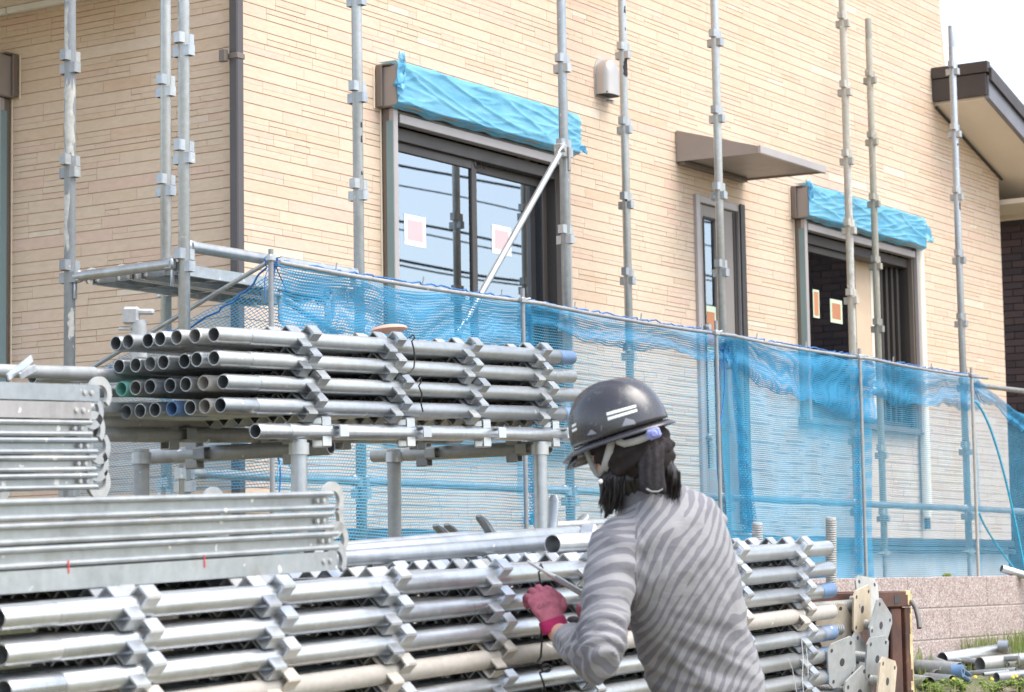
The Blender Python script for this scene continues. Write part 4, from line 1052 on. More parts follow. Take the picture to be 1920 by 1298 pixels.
# ropes
def rope(label, pts, r=.0045, mat='rope', name='rope'):
    m = MB(); m.tube(pts, r, 6); o = m.build(name, MAT[mat], None, 60); tag(o, label, 'rope', 'ropes on the netting')
def wav(a, b, n, amp, seed, dz=0):
    a, b = V(a), V(b); return [a.lerp(b, k / n) + V((0, -.012 * math.sin(k * 1.7 + seed), amp * noise.noise(V((k * .35, seed, 0))) + dz * 4 * (k / n) * (1 - k / n) + .004 * math.sin(k * 2.1 + seed))) for k in range(n + 1)]
rn = ['above the raised bundle', 'behind the helmet', 'above the dense sheet', 'above the rightmost sheet']
for k in range(4): rope('blue rope lacing the net to the rail ' + rn[k], wav((XN[k], YN - .06, zr_[k] + .008), (XN[k + 1], YN - .06, zr_[k + 1] + .010), 60, .012, k + 1), .004, 'rope')
rope('blue cord sagging from the sloping stay at the left', wav(ST0 - V((.02, 0, .03)), ST0.lerp(ST1, .5) - V((.02, 0, .05)), 20, .02, 3, -.05) + wav(ST0.lerp(ST1, .5) - V((.02, 0, .05)), ST1 - V((.02, 0, .02)), 20, .02, 5, -.04)[1:], .0045)
def bow(label, c, mat, s=1.0):
    c = V(c); m = MB(); pts = []
    for k in range(34):
        a = k * .55; r = .05 * s * abs(math.sin(k * .42)) + .012; pts.append(c + V((r * math.cos(a), -.03 - .012 * math.sin(k * .9), r * .55 * math.sin(a))))
    m.tube(pts, .0042 * s, 6); o = m.build('rope_knot', MAT[mat], None, 60); tag(o, label, 'rope', 'rope knots')
    for q, (dx, dz) in enumerate(((-.09, -.22), (.10, -.17))):
        m = MB(); m.tube([c + V((dx * s * f + .012 * math.sin(f * 7 + q), -.035, dz * s * f * f)) for f in [i / 9 for i in range(10)]], .0038 * s, 6); m.build('loose_end', MAT[mat], o, 60)
bow('dark blue bow knot on the pole right of the helmet', onY(1350, 657, YN), 'rope')
bow('blue rope knot at the top of the net corner pole', onY(500, 492, YN), 'rope', .7)
bow('cyan string knot on the corner pole below the raised bundle', onY(522, 856, YN), 'cyanrope', .6)
bow('cyan rope knot low on the pole left of the worker', onY(984, 975, YN), 'cyanrope', .8)
rope('dark blue cord running down beside the corner pole', [onY(512 + 6 * math.sin(y * .03) + (y - 500) * .02, y, YN - .03) for y in range(500, 950, 14)], .004)
rope('dark blue cord hanging down the dense net sheet', [onY(1352 + 7 * math.sin(y * .02), y, YN - .06) for y in range(660, 960, 14)], .004)

rope('cyan cord sagging from the rightmost pole to the right edge', cord(CORD1), .008, 'cyanrope')
rope('lower cyan cord slanting to the lower right corner', cord(CORD2), .007, 'cyanrope')

# ------------------------------------------------------------------ loose tubes
def loose_pipe(label, a, b, r=RP, mat='galv', group='loose pipes', flat=None):
    a, b = V(a), V(b); d = (b - a).normalized(); L = (b - a).length
    t = thing('loose_pipe', label, 'pipe', a, group); m = MB()
    m.lathe([(r - .0035, .3 if L > .35 else L * .8), (r - .0035, 0), (r - .0008, 0), (r, .002), (r, L - .002), (r - .0008, L), (r - .0035, L), (r - .0035, L - .1)], a, d, 18); m.build('tube', MAT[mat], t, 40)
    if flat:
        m = MB(); u = flat; w = d.cross(u).normalized() if abs(d.dot(u)) < .9 else V((0, 1, 0)); c = a + u * .02
        m.loft([(c - u * .03, w, u.cross(w), .017, .016), (c + u * .02, w, u.cross(w), .019, .007), (c + u * .06, w, u.cross(w), .018, .005), (c + u * .075, w, u.cross(w), .010, .004)], 14); m.build('flattened_end', MAT[mat], t, 40)
    return t
TOPZ = lambda x: A0.z + SD.z * (x - A0.x) / SD.x
LQ = [(655, 1048, 3.60, 1108, 1012), (640, 1038, 3.68, 1075, 1000), (660, 1030, 3.76, 900, 1008)]
for k, (x, y, Y, x2, y2) in enumerate(LQ):
    loose_pipe('loose pipe lying on the lower pile left of the worker, %s' % ('nearest', 'middle one', 'farthest')[k], onY(x - 60, y + 4, Y), onY(x2, y2, Y), .0213, 'galv', 'pipes lying on the lower pile')
loose_pipe('short thick tube with open end lying beside the worker shoulder', onY(1036, 1021, 3.46), onY(1150, 1013, 3.44), .0285, 'galv_new', 'pipes lying on the lower pile')
for k, (x, y, ux, uz) in enumerate(((848, 1008, -.9, .5), (925, 996, -.8, .6), (868, 1006, -.9, .5), (1036, 978, .1, 1), (1075, 988, .9, .6))):
    a = onY(x, y + 8, 3.85 + .02 * k); loose_pipe('brace tube with flattened end sticking up, %s from left behind the lower pile' % ('second', 'fourth', 'third', 'fifth', 'sixth')[k], a, a + SD * .5, .0135, 'galv', 'braces behind the lower pile', V((ux, 0, uz)).normalized())
m = MB(); c = onY(1108, 1002, 3.5); m.box(c, (.05, .05, .045), Matrix.Rotation(.4, 3, 'Y'), .006); m.box(c + V((.06, 0, .0)), (.05, .04, .05), Matrix.Rotation(-.3, 3, 'Y'), .006); cl = m.build('pipe_clamp', MAT['galv_new']); tag(cl, 'bright steel clamp on the lower pile beside the worker shoulder', 'clamp')
for k, (y, r, mat, y2) in enumerate(((706, .0213, 'galv', 701), (735, .017, 'galv_old', 733), (768, .0213, 'galv', 765), (789, .0243, 'galv_old', 786))):
    loose_pipe('loose pipe behind the raised bundle, %s' % ('topmost', 'second from top', 'third from top', 'lowest')[k], onY(60 if k == 0 else 150, y, 4.74 + .05 * (k % 2)), onY(470, y2, 4.74 + .05 * (k % 2)), r, mat, 'pipes behind the raised bundle')
loose_pipe('thick grey pipe lying above the tall plank stack at left edge', onY(-60, 694, 4.5), onY(176, 700, 4.5), .018, 'galv_old', 'things on the tall plank stack')
for k, (x0, y0, x1, y1) in enumerate(((14, 708, 60, 672), (38, 706, 66, 690))):
    a, b = onY(x0, y0, 4.2), onY(x1, y1, 4.25); d = (b - a).normalized(); m = MB(); m.box((a + b) / 2, ((b - a).length, .006, .02), Matrix((d, V((0, 1, 0)), d.cross(V((0, 1, 0))))).transposed(), .002)
    tag(m.build('flat_bar', MAT['galv_new']), ('long', 'short')[k] + ' pale flat bar leaning on top of the tall plank stack', 'steel bar', 'flat bars on the tall stack')
# silver sprayed clamp post behind the raised bundle
c = P(262, 640, 8.1); t = thing('clamp_post', 'silver sprayed clamp with a T shaped head behind the raised bundle', 'clamp', P(263, 712, 8.1))
mm = P(262, 1, 8.1) - P(262, 0, 8.1); px = -1 / mm.z
def q(x, y): return P(x, y, 8.1)
m = MB(); m.tube([q(263, 712), q(260, 600)], .026, 14); m.build('tube', MAT['silverpaint'], t, 40)
rot = Matrix((CAMR, CAMF, -CAMD)).transposed()
m = MB(); m.box(q(246, 592), (.055, .05, .06), rot, .008); m.box(q(268, 585), (.075, .035, .02), rot, .006); m.build('t_head', MAT['silverpaint'], t, 30)
m = MB(); m.box(q(235, 617), (.045, .03, .010), rot, .003); m.build('side_pin', MAT['silverpaint'], t)
# small terracotta coloured cap lying on the bundle
c = P(730, 617, 7.75); m = MB(); m.lathe([(0, .012), (.03, .011), (.056, .004), (.06, -.004), (.05, -.008), (0, -.008)], c, (0, .1, 1), 20); tag(m.build('terracotta_dish', MAT['terracotta'], None, 50), 'small flat terracotta dish lying on top of the raised bundle', 'dish')
# binding wires
def wire(label, pts, r=.0028, mat='wire', group='binding wires', name='binding_wire'):
    m = MB(); m.tube(pts, r, 6); tag(m.build(name, MAT[mat], None, 60), label, 'wire', group)
yb = B0.y - .033; yl = A0.y - .036
wire('twisted black wire round the upper rows of the raised bundle', [onY(x, y, yb) for x, y in ((768, 633), (774, 628), (778, 634), (772, 640), (776, 655), (778, 672), (776, 690), (768, 699), (752, 703))])
wire('twisted black wire round the lower rows of the raised bundle', [onY(x, y, yb) for x, y in ((782, 716), (788, 708), (790, 716), (785, 724), (791, 738), (789, 755), (793, 772))])
wire('black wire tied round the lower pile in the gloved hand', [onY(x, y, yl) for x, y in ((1009, 1068), (1014, 1058), (1018, 1066), (1010, 1073), (1013, 1092), (1016, 1108), (1012, 1130), (1016, 1205), (1014, 1232), (1006, 1245), (960, 1252), (930, 1256))])
wire('black wire loop hanging below the gloved hand', [onY(1024 + 9 * math.cos(k * .5), 1253 + 7 * math.sin(k * .5), yl) for k in range(14)] + [onY(x, y, yl) for x, y in ((1012, 1262), (1018, 1278), (1024, 1300))])
for k, pts in enumerate((((1478, 1236), (1486, 1255), (1490, 1280), (1494, 1300)), ((1503, 1200), (1506, 1235), (1504, 1275), (1507, 1300)), ((1512, 1215), (1515, 1250), (1515, 1270)))):
    wire('thin white string hanging over the right end of the lower pile, %s' % ('left one', 'middle one', 'right one')[k], [onY(x, y, yl) for x, y in pts], .0012, 'white', 'strings on the lower pile', 'string')
m = MB(); mid = P(134, 812, 5.74); m.box(P(134, 821, 5.765), (.022, .003, .045), Matrix((CAMR, CAMF, -CAMD)).transposed() @ Matrix.Rotation(.5, 3, 'Y')); tag(m.build('tape_strip', MAT['purpletape']), 'purple tape strip stuck on the tall plank stack', 'tape')

# ------------------------------------------------------------------ jack bases heaped at the right end of the pile
def rod_prof(L, r=.017, p=.0075):
    pr = [(0, 0)]; n = int(L / p)
    for k in range(n): pr += [(r - .0022, k * p), (r, k * p + p * .3), (r, k * p + p * .62)]
    return pr + [(r - .003, L), (0, L)]
def jack(label, c, nrm, roll, L, mat, S=.145):
    c, nrm = V(c), V(nrm).normalized(); u = nrm.orthogonal().normalized(); u = Matrix.Rotation(roll, 3, nrm) @ u; w = nrm.cross(u)
    o = thing('jack_base', label, 'jack base', c, 'jack bases heaped beside the lower pile'); h = S / 2; k = .02
    poly = [(-h + k, -h), (h - k, -h), (h, -h + k), (h, h - k), (h - k, h), (-h + k, h), (-h, h - k), (-h, -h + k)]
    m = MB(); m.prism(poly, c, u, w, nrm * .006); m.build('plate', MAT[mat], o)
    for a, b, rr in ((-.7, -.7, .0065), (.7, -.7, .0065), (.7, .7, .0065), (-.7, .7, .0065), (0, 0, .013)):
        p = c + u * h * a + w * h * b - nrm * .0006; m = MB(); m.lathe([(0, 0), (rr, 0), (rr, .0072), (0, .0072)], p, nrm, 12); m.build('hole', MAT['bore'], o)  # dark discs through a solid plate, shade of the holes put into colour
    if L:
        m = MB(); m.lathe(rod_prof(L), c + nrm * .006, nrm, 14); m.build('threaded_rod', MAT['zinc'], o, 25)
    return o
JN = V((.9, .25, .1))
def jp(x, y, Z): return P(x, y, Z)
JV = lambda k, u=0: (-CAMR * k + CAMF * math.sqrt(max(.05, 1 - k * k)) - CAMD * u)
jl = [(1628, 1122, 7.98, JV(.80, -.2), .9, .24, 'zinc', 'bluish jack base plate at the very top of the heap'),
      (1617, 1143, 7.86, JV(.86, .05), .62, .24, 'tan_zinc', 'pale tan jack base plate standing below the topmost plate'),
      (1568, 1182, 7.80, JV(.52, .1), .05, .2, 'tan_zinc', 'tan stained jack base plate half behind the post ends'),
      (1652, 1173, 7.86, JV(.84, .0), 1.35, .24, 'zinc', 'grey jack base plate leaning before the rusty bin'),
      (1645, 1236, 7.74, JV(.80, .05), .75, .24, 'zinc', 'grey jack base plate below the leaning one, near the bin'),
      (1579, 1242, 7.62, JV(.72, .05), .55, .24, 'zinc', 'large grey jack base plate in front at the bottom of the heap'),
      (1608, 1238, 7.80, JV(.78, -.1), .1, .24, 'zinc', 'jack base plate behind the front plate of the heap'),
      (1664, 1278, 7.68, JV(.86, .0), .95, .24, 'tan_zinc', 'lowest right jack base plate before the rusty bin'),
      (1612, 1300, 7.66, JV(.75, .0), .3, .24, 'zinc', 'lowest jack base plate of the heap at the picture edge')]
for (x, y, Z, n, r, L, mat, lab) in jl: jack(lab, jp(x, y, Z), n, r, L, mat)
def rod(label, a, d, L, r=.0185):
    m = MB(); m.lathe(rod_prof(L, r), a, d, 16); o = m.build('threaded_rod', MAT['zinc'], None, 25); tag(o, label, 'threaded rod', 'threaded rods')
rod('threaded jack rod standing upright beside the post ends', P(1560, 1300, 7.95), P(1560, 970, 7.95) - P(1562, 1300, 7.95), (P(1560, 970, 7.95) - P(1560, 1300, 7.95)).length)
rod('threaded jack rod standing behind the lower pile right of the worker', P(1421, 1200, 7.9), P(1420, 980, 7.9) - P(1421, 1200, 7.9), (P(1420, 980, 7.9) - P(1421, 1200, 7.9)).length)
rod('threaded rod lying level above the tan plates', P(1492, 1142, 7.75), P(1605, 1134, 7.85) - P(1492, 1142, 7.75), .24)
rod('threaded rod lying between the lower post ends', P(1500, 1182, 7.75), P(1560, 1180, 7.8) - P(1500, 1182, 7.75), .16)
rod('lowest threaded rod lying between the blue tipped post ends', P(1505, 1226, 7.75), P(1560, 1224, 7.8) - P(1505, 1226, 7.75), .16)
# rusty steel bin
def rusty_bin():
    c = P(1703, 1108, 8.45); X1, Y0, zt = c.x, c.y, c.z; g = gz(X1); D = .85; X0 = X1 - D; Y1 = Y0 + .6
    t = thing('steel_bin', 'rusty brown steel bin with peeling yellow edge beside the jack bases', 'bin', (X0, Y0, g))
    for (a, b) in (((X0 + .03, Y0 + .012, g + .05), (X1 - .03, Y0 + .018, zt - .05)), ((X0 + .03, Y1 - .018, g + .05), (X1 - .03, Y1 - .012, zt - .05)), ((X0 + .012, Y0 + .03, g + .05), (X0 + .018, Y1 - .03, zt - .05)), ((X1 - .018, Y0 + .03, g + .05), (X1 - .012, Y1 - .03, zt - .05)), ((X0 + .03, Y0 + .03, g + .03), (X1 - .03, Y1 - .03, g + .045))):
        m = MB(); m.aabb(a, b); m.build('panel', MAT['rust'], t)
    for (a, b) in (((X0, Y0 - .012, zt - .055), (X1 - .003, Y0 + .03, zt)), ((X0, Y1 - .03, zt - .055), (X1 - .003, Y1 + .012, zt)), ((X0 - .012, Y0 + .032, zt - .055), (X0 + .03, Y1 - .032, zt)), ((X1 - .03, Y0 + .032, zt - .055), (X1 + .012, Y1 - .032, zt))):
        m = MB(); m.aabb(a, b, .004); m.build('rim', MAT['rust'], t)
    for x, y in ((X0 + .02, Y0 + .02), (X1 - .02, Y0 + .02), (X0 + .02, Y1 - .02), (X1 - .02, Y1 - .02)):
        m = MB(); m.aabb((x - .026, y - .026, g), (x + .026, y + .026, zt - .058), .003); m.build('corner_post', MAT['rust'], t)
    m = MB(); m.aabb((X1 - .16, Y0 - .004, g + .05), (X1 - .075, Y0 + .01, zt - .06), .004); m.build('stiffener', MAT['rust'], t)
    m = MB(); R = random.Random(3); z = g
    while z < zt - .06:
        h = R.uniform(.02, .09); w = R.uniform(.006, .024); m.aabb((X1 + .007 - w, Y0 - .0078, z), (X1 + .0085, Y0 + .03, min(zt - .06, z + h)), .001); z += h + R.choice((0, 0, .008))
    m.aabb((X1 - .035, Y0 - .0138, zt - .05), (X1 - .001, Y0 + .02, zt - .012), .001); m.aabb((X1 - .05, Y0 - .0136, zt - .014), (X1 - .012, Y0 + .012, zt + .0015), .001)
    tag(m.build('peeling_edge', MAT['peel'], t), kind='stuff')
    m = MB(); m.aabb((X1 - .15, Y0 - .0135, zt - .042), (X1 - .10, Y0 - .0115, zt - .016)); m.build('slot', MAT['bore'], t)  # dark block on the rim, coloured like the shade of an opening
    m = MB(); a = P(1700, 1128, 8.44); m.tube([a, P(1710, 1129, 8.42), P(1717, 1140, 8.4), P(1722, 1160, 8.38), P(1724, 1178, 8.36)], .0085, 10); m.build('hook_handle', MAT['darksteel'], t, 50)
rusty_bin()

# ------------------------------------------------------------------ scrap tubes and brackets on the ground, lower right
def gp(x, y, h=.03): p = onG(x, y); return p + V((0, 0, h))
scr = [((1690, 1262, .05), (1760, 1276, .03), .034, 'galv_old', 'bent grey tube end beside the bin'),
       ((1700, 1246, .07), (1785, 1272, .04), .046, 'galv', 'thick grey elbow tube sloping down beside the bin'),
       ((1695, 1272, .07), (1800, 1276, .06), .044, 'galv_old', 'grey tube with blue flattened end on the weeds'),
       ((1768, 1262, .08), (1872, 1250, .09), .044, 'galv', 'thick grey tube with forked head in the scrap heap'),
       ((1838, 1266, .06), (1918, 1258, .06), .046, 'galv_old', 'thick tube with open end at the right edge of scrap heap'),
       ((1750, 1257, .06), (1855, 1264, .07), .014, 'galv', 'thin rod crossing the scrap heap'),
       ((1780, 1254, .04), (1930, 1266, .10), .016, 'galv', 'long thin rod low in the scrap heap'),
       ((1800, 1274, .03), (1905, 1276, .06), .015, 'galv', 'thin rod beside the blue flattened end'),
       ((1700, 1282, .02), (1742, 1296, .04), .040, 'galv_old', 'short grey tube half hidden by weeds beside the bin')]
for k, (a, b, r, mat, lab) in enumerate(scr):
    A, B = gp(*a), gp(*b)
    loose_pipe(lab, A, B, r, mat, 'scrap heap')
RS_ = random.Random(77)
for k in range(11):
    x = 1705 + k * 20 + RS_.uniform(-8, 8); y = RS_.uniform(1252, 1290); L = RS_.uniform(40, 90); A, B = gp(x, y, .05), gp(x + L, y + RS_.uniform(-10, 8), .05)
    loose_pipe('short grey rod in the scrap heap, %s counted from the bin' % ('first', 'second', 'third', 'fourth', 'fifth', 'sixth', 'seventh', 'eighth', 'ninth', 'tenth', 'eleventh')[k], A, B, RS_.choice((.012, .016, .022, .03)), RS_.choice(('galv', 'galv_old', 'darksteel')), 'scrap heap')
def bracket(label, x, y, h, ang, mat):
    c = gp(x, y, h * .8); R3 = Matrix.Rotation(ang, 3, 'Z') @ Matrix.Rotation(.25, 3, 'Y'); t = thing('wedge_bracket', label, 'bracket', c, 'scrap heap'); m = MB()
    m.box(c, (.22, .05, .022), R3, .009); m.box(c + R3 @ V((.0, 0, .034)), (.22, .05, .016), R3, .006); m.build('fork', MAT[mat], t)
    m = MB(); m.lathe([(0, -.03), (.036, -.03), (.036, .03), (0, .03)], c + R3 @ V((-.10, 0, .016)), R3 @ V((0, 1, 0)), 14); m.build('pivot', MAT[mat], t, 40)
    m = MB(); m.lathe([(0, 0), (.012, 0), (.012, .002), (0, .002)], c + R3 @ V((-.10, -.031, .016)), R3 @ V((0, -1, 0)), 12); m.build('hole', MAT['bore'], t)  # dark disc on the pivot, painted as the shade of its hole
bracket('pale forked bracket on top of the scrap heap', 1886, 1250, .11, .25, 'galv')
bracket('blue painted bracket low in the scrap heap', 1806, 1284, .05, .1, 'bluetip')
bracket('grey forked bracket at the right edge of the scrap heap', 1918, 1272, .09, .5, 'galv')
bracket('flat grey bracket beside the bin at the top of the scrap heap', 1750, 1246, .08, -.2, 'galv_old')
loose_pipe('pale grey pipe end resting on the block wall at the right edge', onY(1878, 1066, 5.88), onY(1985, 1098, 5.6), .026, 'galv_new', 'scrap heap')
m = MB(); c = gp(1851, 1216, .03); m.box(c, (.26, .05, .012), Matrix.Rotation(-.2, 3, 'Z'), .003); tag(m.build('plank_offcut', MAT['cement']), 'pale plank offcut lying on the grass below the block wall', 'offcut')
m = MB(); c = gp(1906, 1212, .04); m.loft([(c + V((-.12, 0, 0)), (0, 1, 0), (0, 0, 1), .02, .01), (c + V((0, .02, .01)), (0, 1, 0), (0, 0, 1), .07, .035), (c + V((.2, 0, .01)), (0, 1, 0), (0, 0, 1), .05, .03)], 12); tag(m.build('tarp_bundle', MAT['rope'], None, 50), 'small dark blue tarp bundle below the block wall at right edge', 'tarp')

# ------------------------------------------------------------------ weeds and grass
R = random.Random(31)
def leaf(m, p, d, L, w, tint, droop=.5):
    d = V(d).normalized(); s = d.cross(V((0, 0, 1))); s = s.normalized() if s.length > .05 else V((1, 0, 0)); pts = []
    for k, f in enumerate((0, .35, .7, 1)):
        c = p + d * L * f + V((0, 0, -droop * L * f * f)); ww = w * (.35, 1, .75, .04)[k]; pts += [c - s * ww, c + V((0, 0, -.15 * w)), c + s * ww]
    m.add(pts, [f for k in range(3) for f in ((k * 3, k * 3 + 1, k * 3 + 4, k * 3 + 3), (k * 3 + 1, k * 3 + 2, k * 3 + 5, k * 3 + 4))], tint)
def grass():
    m = MB()
    for k in range(9000):
        x = R.uniform(9.6, 17.5); y = 5.80 - abs(R.gauss(0, .16)) if R.random() < .75 else R.uniform(4.3, 5.78)
        if noise.noise(V((x * 1.7, y * 2.2, 3))) < -.05: continue
        h = R.uniform(.04, .13) * (1.6 if y > 5.62 else .75); a = R.uniform(0, 6.28); l = R.uniform(.1, .5) * h
        p = V((x, min(y, 5.79), gz(x) - .005)); q1 = p + V((math.cos(a) * l * .4, math.sin(a) * l * .2, h * .6)); q2 = p + V((math.cos(a) * l, math.sin(a) * l * .3, h)); s = V((math.sin(a), -math.cos(a), 0)) * R.uniform(.002, .0045)
        m.add([p - s, p + s, q1 + s * .8, q1 - s * .8, q2], [(0, 1, 2, 3), (3, 2, 4)], max(.01, min(1, R.gauss(.45, .3))))
    tag(m.build('grass', MAT['grass']), 'patchy green and dry grass below the block wall', 'grass', None, 'stuff')
grass()
def weed(label, x, y, h, n, spread, leafL, flowers=0):
    c = onG(x, y); t = thing('weed_plant', label, 'plant', c, 'weeds in the lower right corner'); ms = MB(); ml = MB()
    for k in range(n):
        a = R.uniform(0, 6.28); top = c + V((math.cos(a) * spread * R.uniform(.2, 1), math.sin(a) * spread * R.uniform(.2, 1), h * R.uniform(.6, 1)))
        ms.tube([c, c.lerp(top, .5) + V((0, 0, .02)), top], [.0025, .002, .001], 5)
        for j in range(9):
            f = .25 + .75 * j / 8; p = c.lerp(top, f); b = R.uniform(0, 6.28)
            for q in (-.5, 0, .5): leaf(ml, p, (math.cos(b + q), math.sin(b + q), .35), leafL * R.uniform(.6, 1.1) * (1 if q == 0 else .7), leafL * .13, max(.01, min(1, R.gauss(.6, .25))))
    ms.build('stem', MAT['leaf'], t); ml.build('foliage', MAT['leaf'], t)
    for k in range(flowers):
        p = c + V((R.uniform(-1, 1) * spread, R.uniform(-1, 1) * spread, h * R.uniform(.8, 1.15))); m = MB(); m.lathe([(0, .006), (.008, .008), (.012, 0), (0, -.004)], p, (0, -.4, 1), 8); m.build('flower', MAT['flower'], t)
wl_ = [(1740, 1296, .07, 5, .12, .04, 1, 'low weed with yellow buds beside the bin foot'), (1806, 1298, .08, 7, .12, .055, 1, 'broad leaved weed at the bottom edge, left of centre of the scrap'), (1862, 1300, .09, 8, .15, .06, 1, 'large fresh green weed at the bottom edge'), (1912, 1298, .08, 6, .12, .05, 2, 'weed with yellow flowers at the lower right corner'),
       (1902, 1232, .17, 8, .08, .06, 0, 'upright green weed against the block wall at the right'), (1812, 1236, .14, 7, .12, .04, 0, 'bushy green weed against the middle of the block wall'), (1738, 1238, .11, 6, .09, .035, 0, 'small weed between the bin and the block wall'), (1775, 1236, .13, 5, .07, .03, 0, 'thin weed against the block wall right of the bin'), (1758, 1305, .07, 6, .10, .045, 0, 'weed tuft at the bottom edge next to the bin')]
for x, y, h, n, s, L, fl, lab in wl_: weed(lab, x, y, h, n, s, L, fl)
c = onY(1775, 1076, 5.90); t = thing('weed_plant', 'tiny green sprig growing on top of the block wall', 'plant', (c.x, c.y, .5)); ml = MB()
for k in range(12): leaf(ml, V((c.x + R.uniform(-.07, .07), c.y, .5)), (R.uniform(-1, 1), R.uniform(-1, .2), 1.2), .05, .012, R.uniform(.4, .9))
ml.build('foliage', MAT['leaf'], t)

# ------------------------------------------------------------------ power cables behind the camera, seen only as reflections in the panes
for k, (zc, sl, r) in enumerate(((8.05, .010, .020), (7.78, .024, .026), (7.42, .012, .016), (6.72, .014, .026), (6.60, .022, .016), (6.10, .020, .028), (5.98, .012, .018))):
    m = MB(); m.tube([V((12 + 60 * f, -9 - .1 * (k % 3), zc + sl * (12 + 60 * f - 35) + .0009 * (12 + 60 * f - 38) ** 2 - .01 + .03 * math.sin(f * 46 + k))) for f in [i / 80 for i in range(81)]], r, 6)
    tag(m.build('power_cable', MAT['cable']), 'overhead cable mirrored in the window panes, %s from the top' % ('first', 'second', 'third', 'fourth', 'fifth', 'sixth', 'seventh')[k], 'cable', 'overhead cables')

# ------------------------------------------------------------------ the worker
WORK = bpy.data.scenes.new('workbench'); TRASH = []
def evaluated(o):
    WORK.collection.objects.link(o)
    with bpy.context.temp_override(scene=WORK, view_layer=WORK.view_layers[0]):
        dg = bpy.context.evaluated_depsgraph_get(); me = bpy.data.meshes.new_from_object(o.evaluated_get(dg))
    return me
def cloth_mesh(mb, name, voxel=.008, smooth=10, disp=None):
    """fuse overlapping closed shells into one continuous skin"""
    me = mb.mesh(name + '_raw'); o = bpy.data.objects.new(name + '_raw', me)
    r = o.modifiers.new('r', 'REMESH'); r.mode = 'VOXEL'; r.voxel_size = voxel
    sm = o.modifiers.new('s', 'SMOOTH'); sm.factor = .5; sm.iterations = smooth
    out = evaluated(o)
    TRASH.append(o); out.name = name
    if disp:
        nn = [v.normal.copy() for v in out.vertices]; cc = [v.co.copy() for v in out.vertices]
        out.vertices.foreach_set('co', [k for p, n in zip(cc, nn) for k in (p + n * disp(p))]); out.update()
    out.polygons.foreach_set('use_smooth', [True] * len(out.polygons)); return out
CR, CU, CF = CAMR, -CAMD, CAMF
def limb(mb, pts, rad, n=16, sub=3):
    """tapered tube through joints, rounded by interpolation; rad scalar or (ru, rv)"""
    P_ = [V(p) for p in pts]; out = []; rr = []
    for i in range(len(P_) - 1):
        p0, p1, p2, p3 = P_[max(i - 1, 0)], P_[i], P_[i + 1], P_[min(i + 2, len(P_) - 1)]
        for k in range(sub):
            t = k / sub; out.append(.5 * ((2 * p1) + (p2 - p0) * t + (2 * p0 - 5 * p1 + 4 * p2 - p3) * t * t + (3 * p1 - p0 - 3 * p2 + p3) * t ** 3)); rr.append(rad[i] + (rad[i + 1] - rad[i]) * t)
    out.append(P_[-1]); rr.append(rad[-1]); mb.tube(out, rr, n)
    for p, r in ((out[0], rr[0]), (out[-1], rr[-1])):
        bm = bmesh.new(); bmesh.ops.create_uvsphere(bm, u_segments=12, v_segments=8, radius=r * .98)
        for v in bm.verts: v.co += p
        bm.verts.index_update(); mb.add([v.co.copy() for v in bm.verts], [[v.index for v in f.verts] for f in bm.faces]); bm.free()
def ball(mb, c, ax, rad, n=(18, 12)):
    bm = bmesh.new(); bmesh.ops.create_uvsphere(bm, u_segments=n[0], v_segments=n[1], radius=1)
    vs = [V(c) + ax[0] * (v.co.x * rad[0]) + ax[1] * (v.co.y * rad[1]) + ax[2] * (v.co.z * rad[2]) for v in bm.verts]
    bm.verts.index_update(); mb.add(vs, [[v.index for v in f.verts] for f in bm.faces]); bm.free()

hipP = P(1352, 1430, 6.10)
GX = gz(hipP.x)
person = thing('person', 'person in black helmet and zebra print jersey with pink gloves, bending over the lower pile', 'person', (hipP.x, hipP.y, GX))
TU = (CR * .78 + CF * .60 + CU * .20).normalized()                  # left to right shoulder
def ringax(a, b):
    d = (b - a).normalized(); u = (TU - d * TU.dot(d)).normalized(); return u, d.cross(u).normalized()
spine = [(1352, 1430, 6.10, .168, .125), (1330, 1310, 6.05, .150, .108), (1308, 1215, 6.01, .150, .108), (1284, 1125, 5.97, .163, .116), (1258, 1045, 5.94, .178, .118), (1236, 985, 5.93, .170, .104), (1218, 950, 5.93, .118, .082), (1204, 925, 5.93, .072, .066), (1192, 900, 5.93, .058, .058)]
def torso(mb, grow):
    pts = [P(x, y, Z) for x, y, Z, _, _ in spine]; rings = []
    for i, (x, y, Z, a, b) in enumerate(spine):
        u, v = ringax(pts[max(0, i - 1)], pts[min(len(pts) - 1, i + 1)]); rings.append((pts[i], u, v, a + grow, b + grow))
    mb.loft(rings, 28)
LS, LE, LWr = P(1158, 1022, 5.86), P(1122, 1232, 5.70), P(1044, 1186, 5.90)
RS, RE, RWr = P(1318, 975, 6.10), P(1245, 1145, 6.08), P(1172, 1160, 6.06)
def arms(mb, g, cut=0.0):
    limb(mb, [LS + CR * .03, LS, LS.lerp(LE, .5) - CR * .004, LE, LE.lerp(LWr, .25), LE.lerp(LWr, .7), LE.lerp(LWr, 1 - cut)], [.062 + g, .070 + g, .060 + g, .050 + g, .052 + g, .041 + g, .033 + g], 18)
    limb(mb, [RS - CR * .05, RS, RS.lerp(RE, .5), RE, RE.lerp(RWr, .5), RE.lerp(RWr, 1 - cut)], [.062 + g, .064 + g, .054 + g, .046 + g, .042 + g, .032 + g], 18)
# head frame
HF = (CR * -.80 - CU * .30 + CF * .50).normalized(); HU = (CU - HF * CU.dot(HF)).normalized()
HU = (Matrix.Rotation(-.10, 3, HF) @ HU).normalized(); HR = HF.cross(HU).normalized()
HB = P(1163, 812, 5.93)                                              # centre of the helmet rim
def hp(f, r, u): return HB + HF * f + HR * r + HU * u
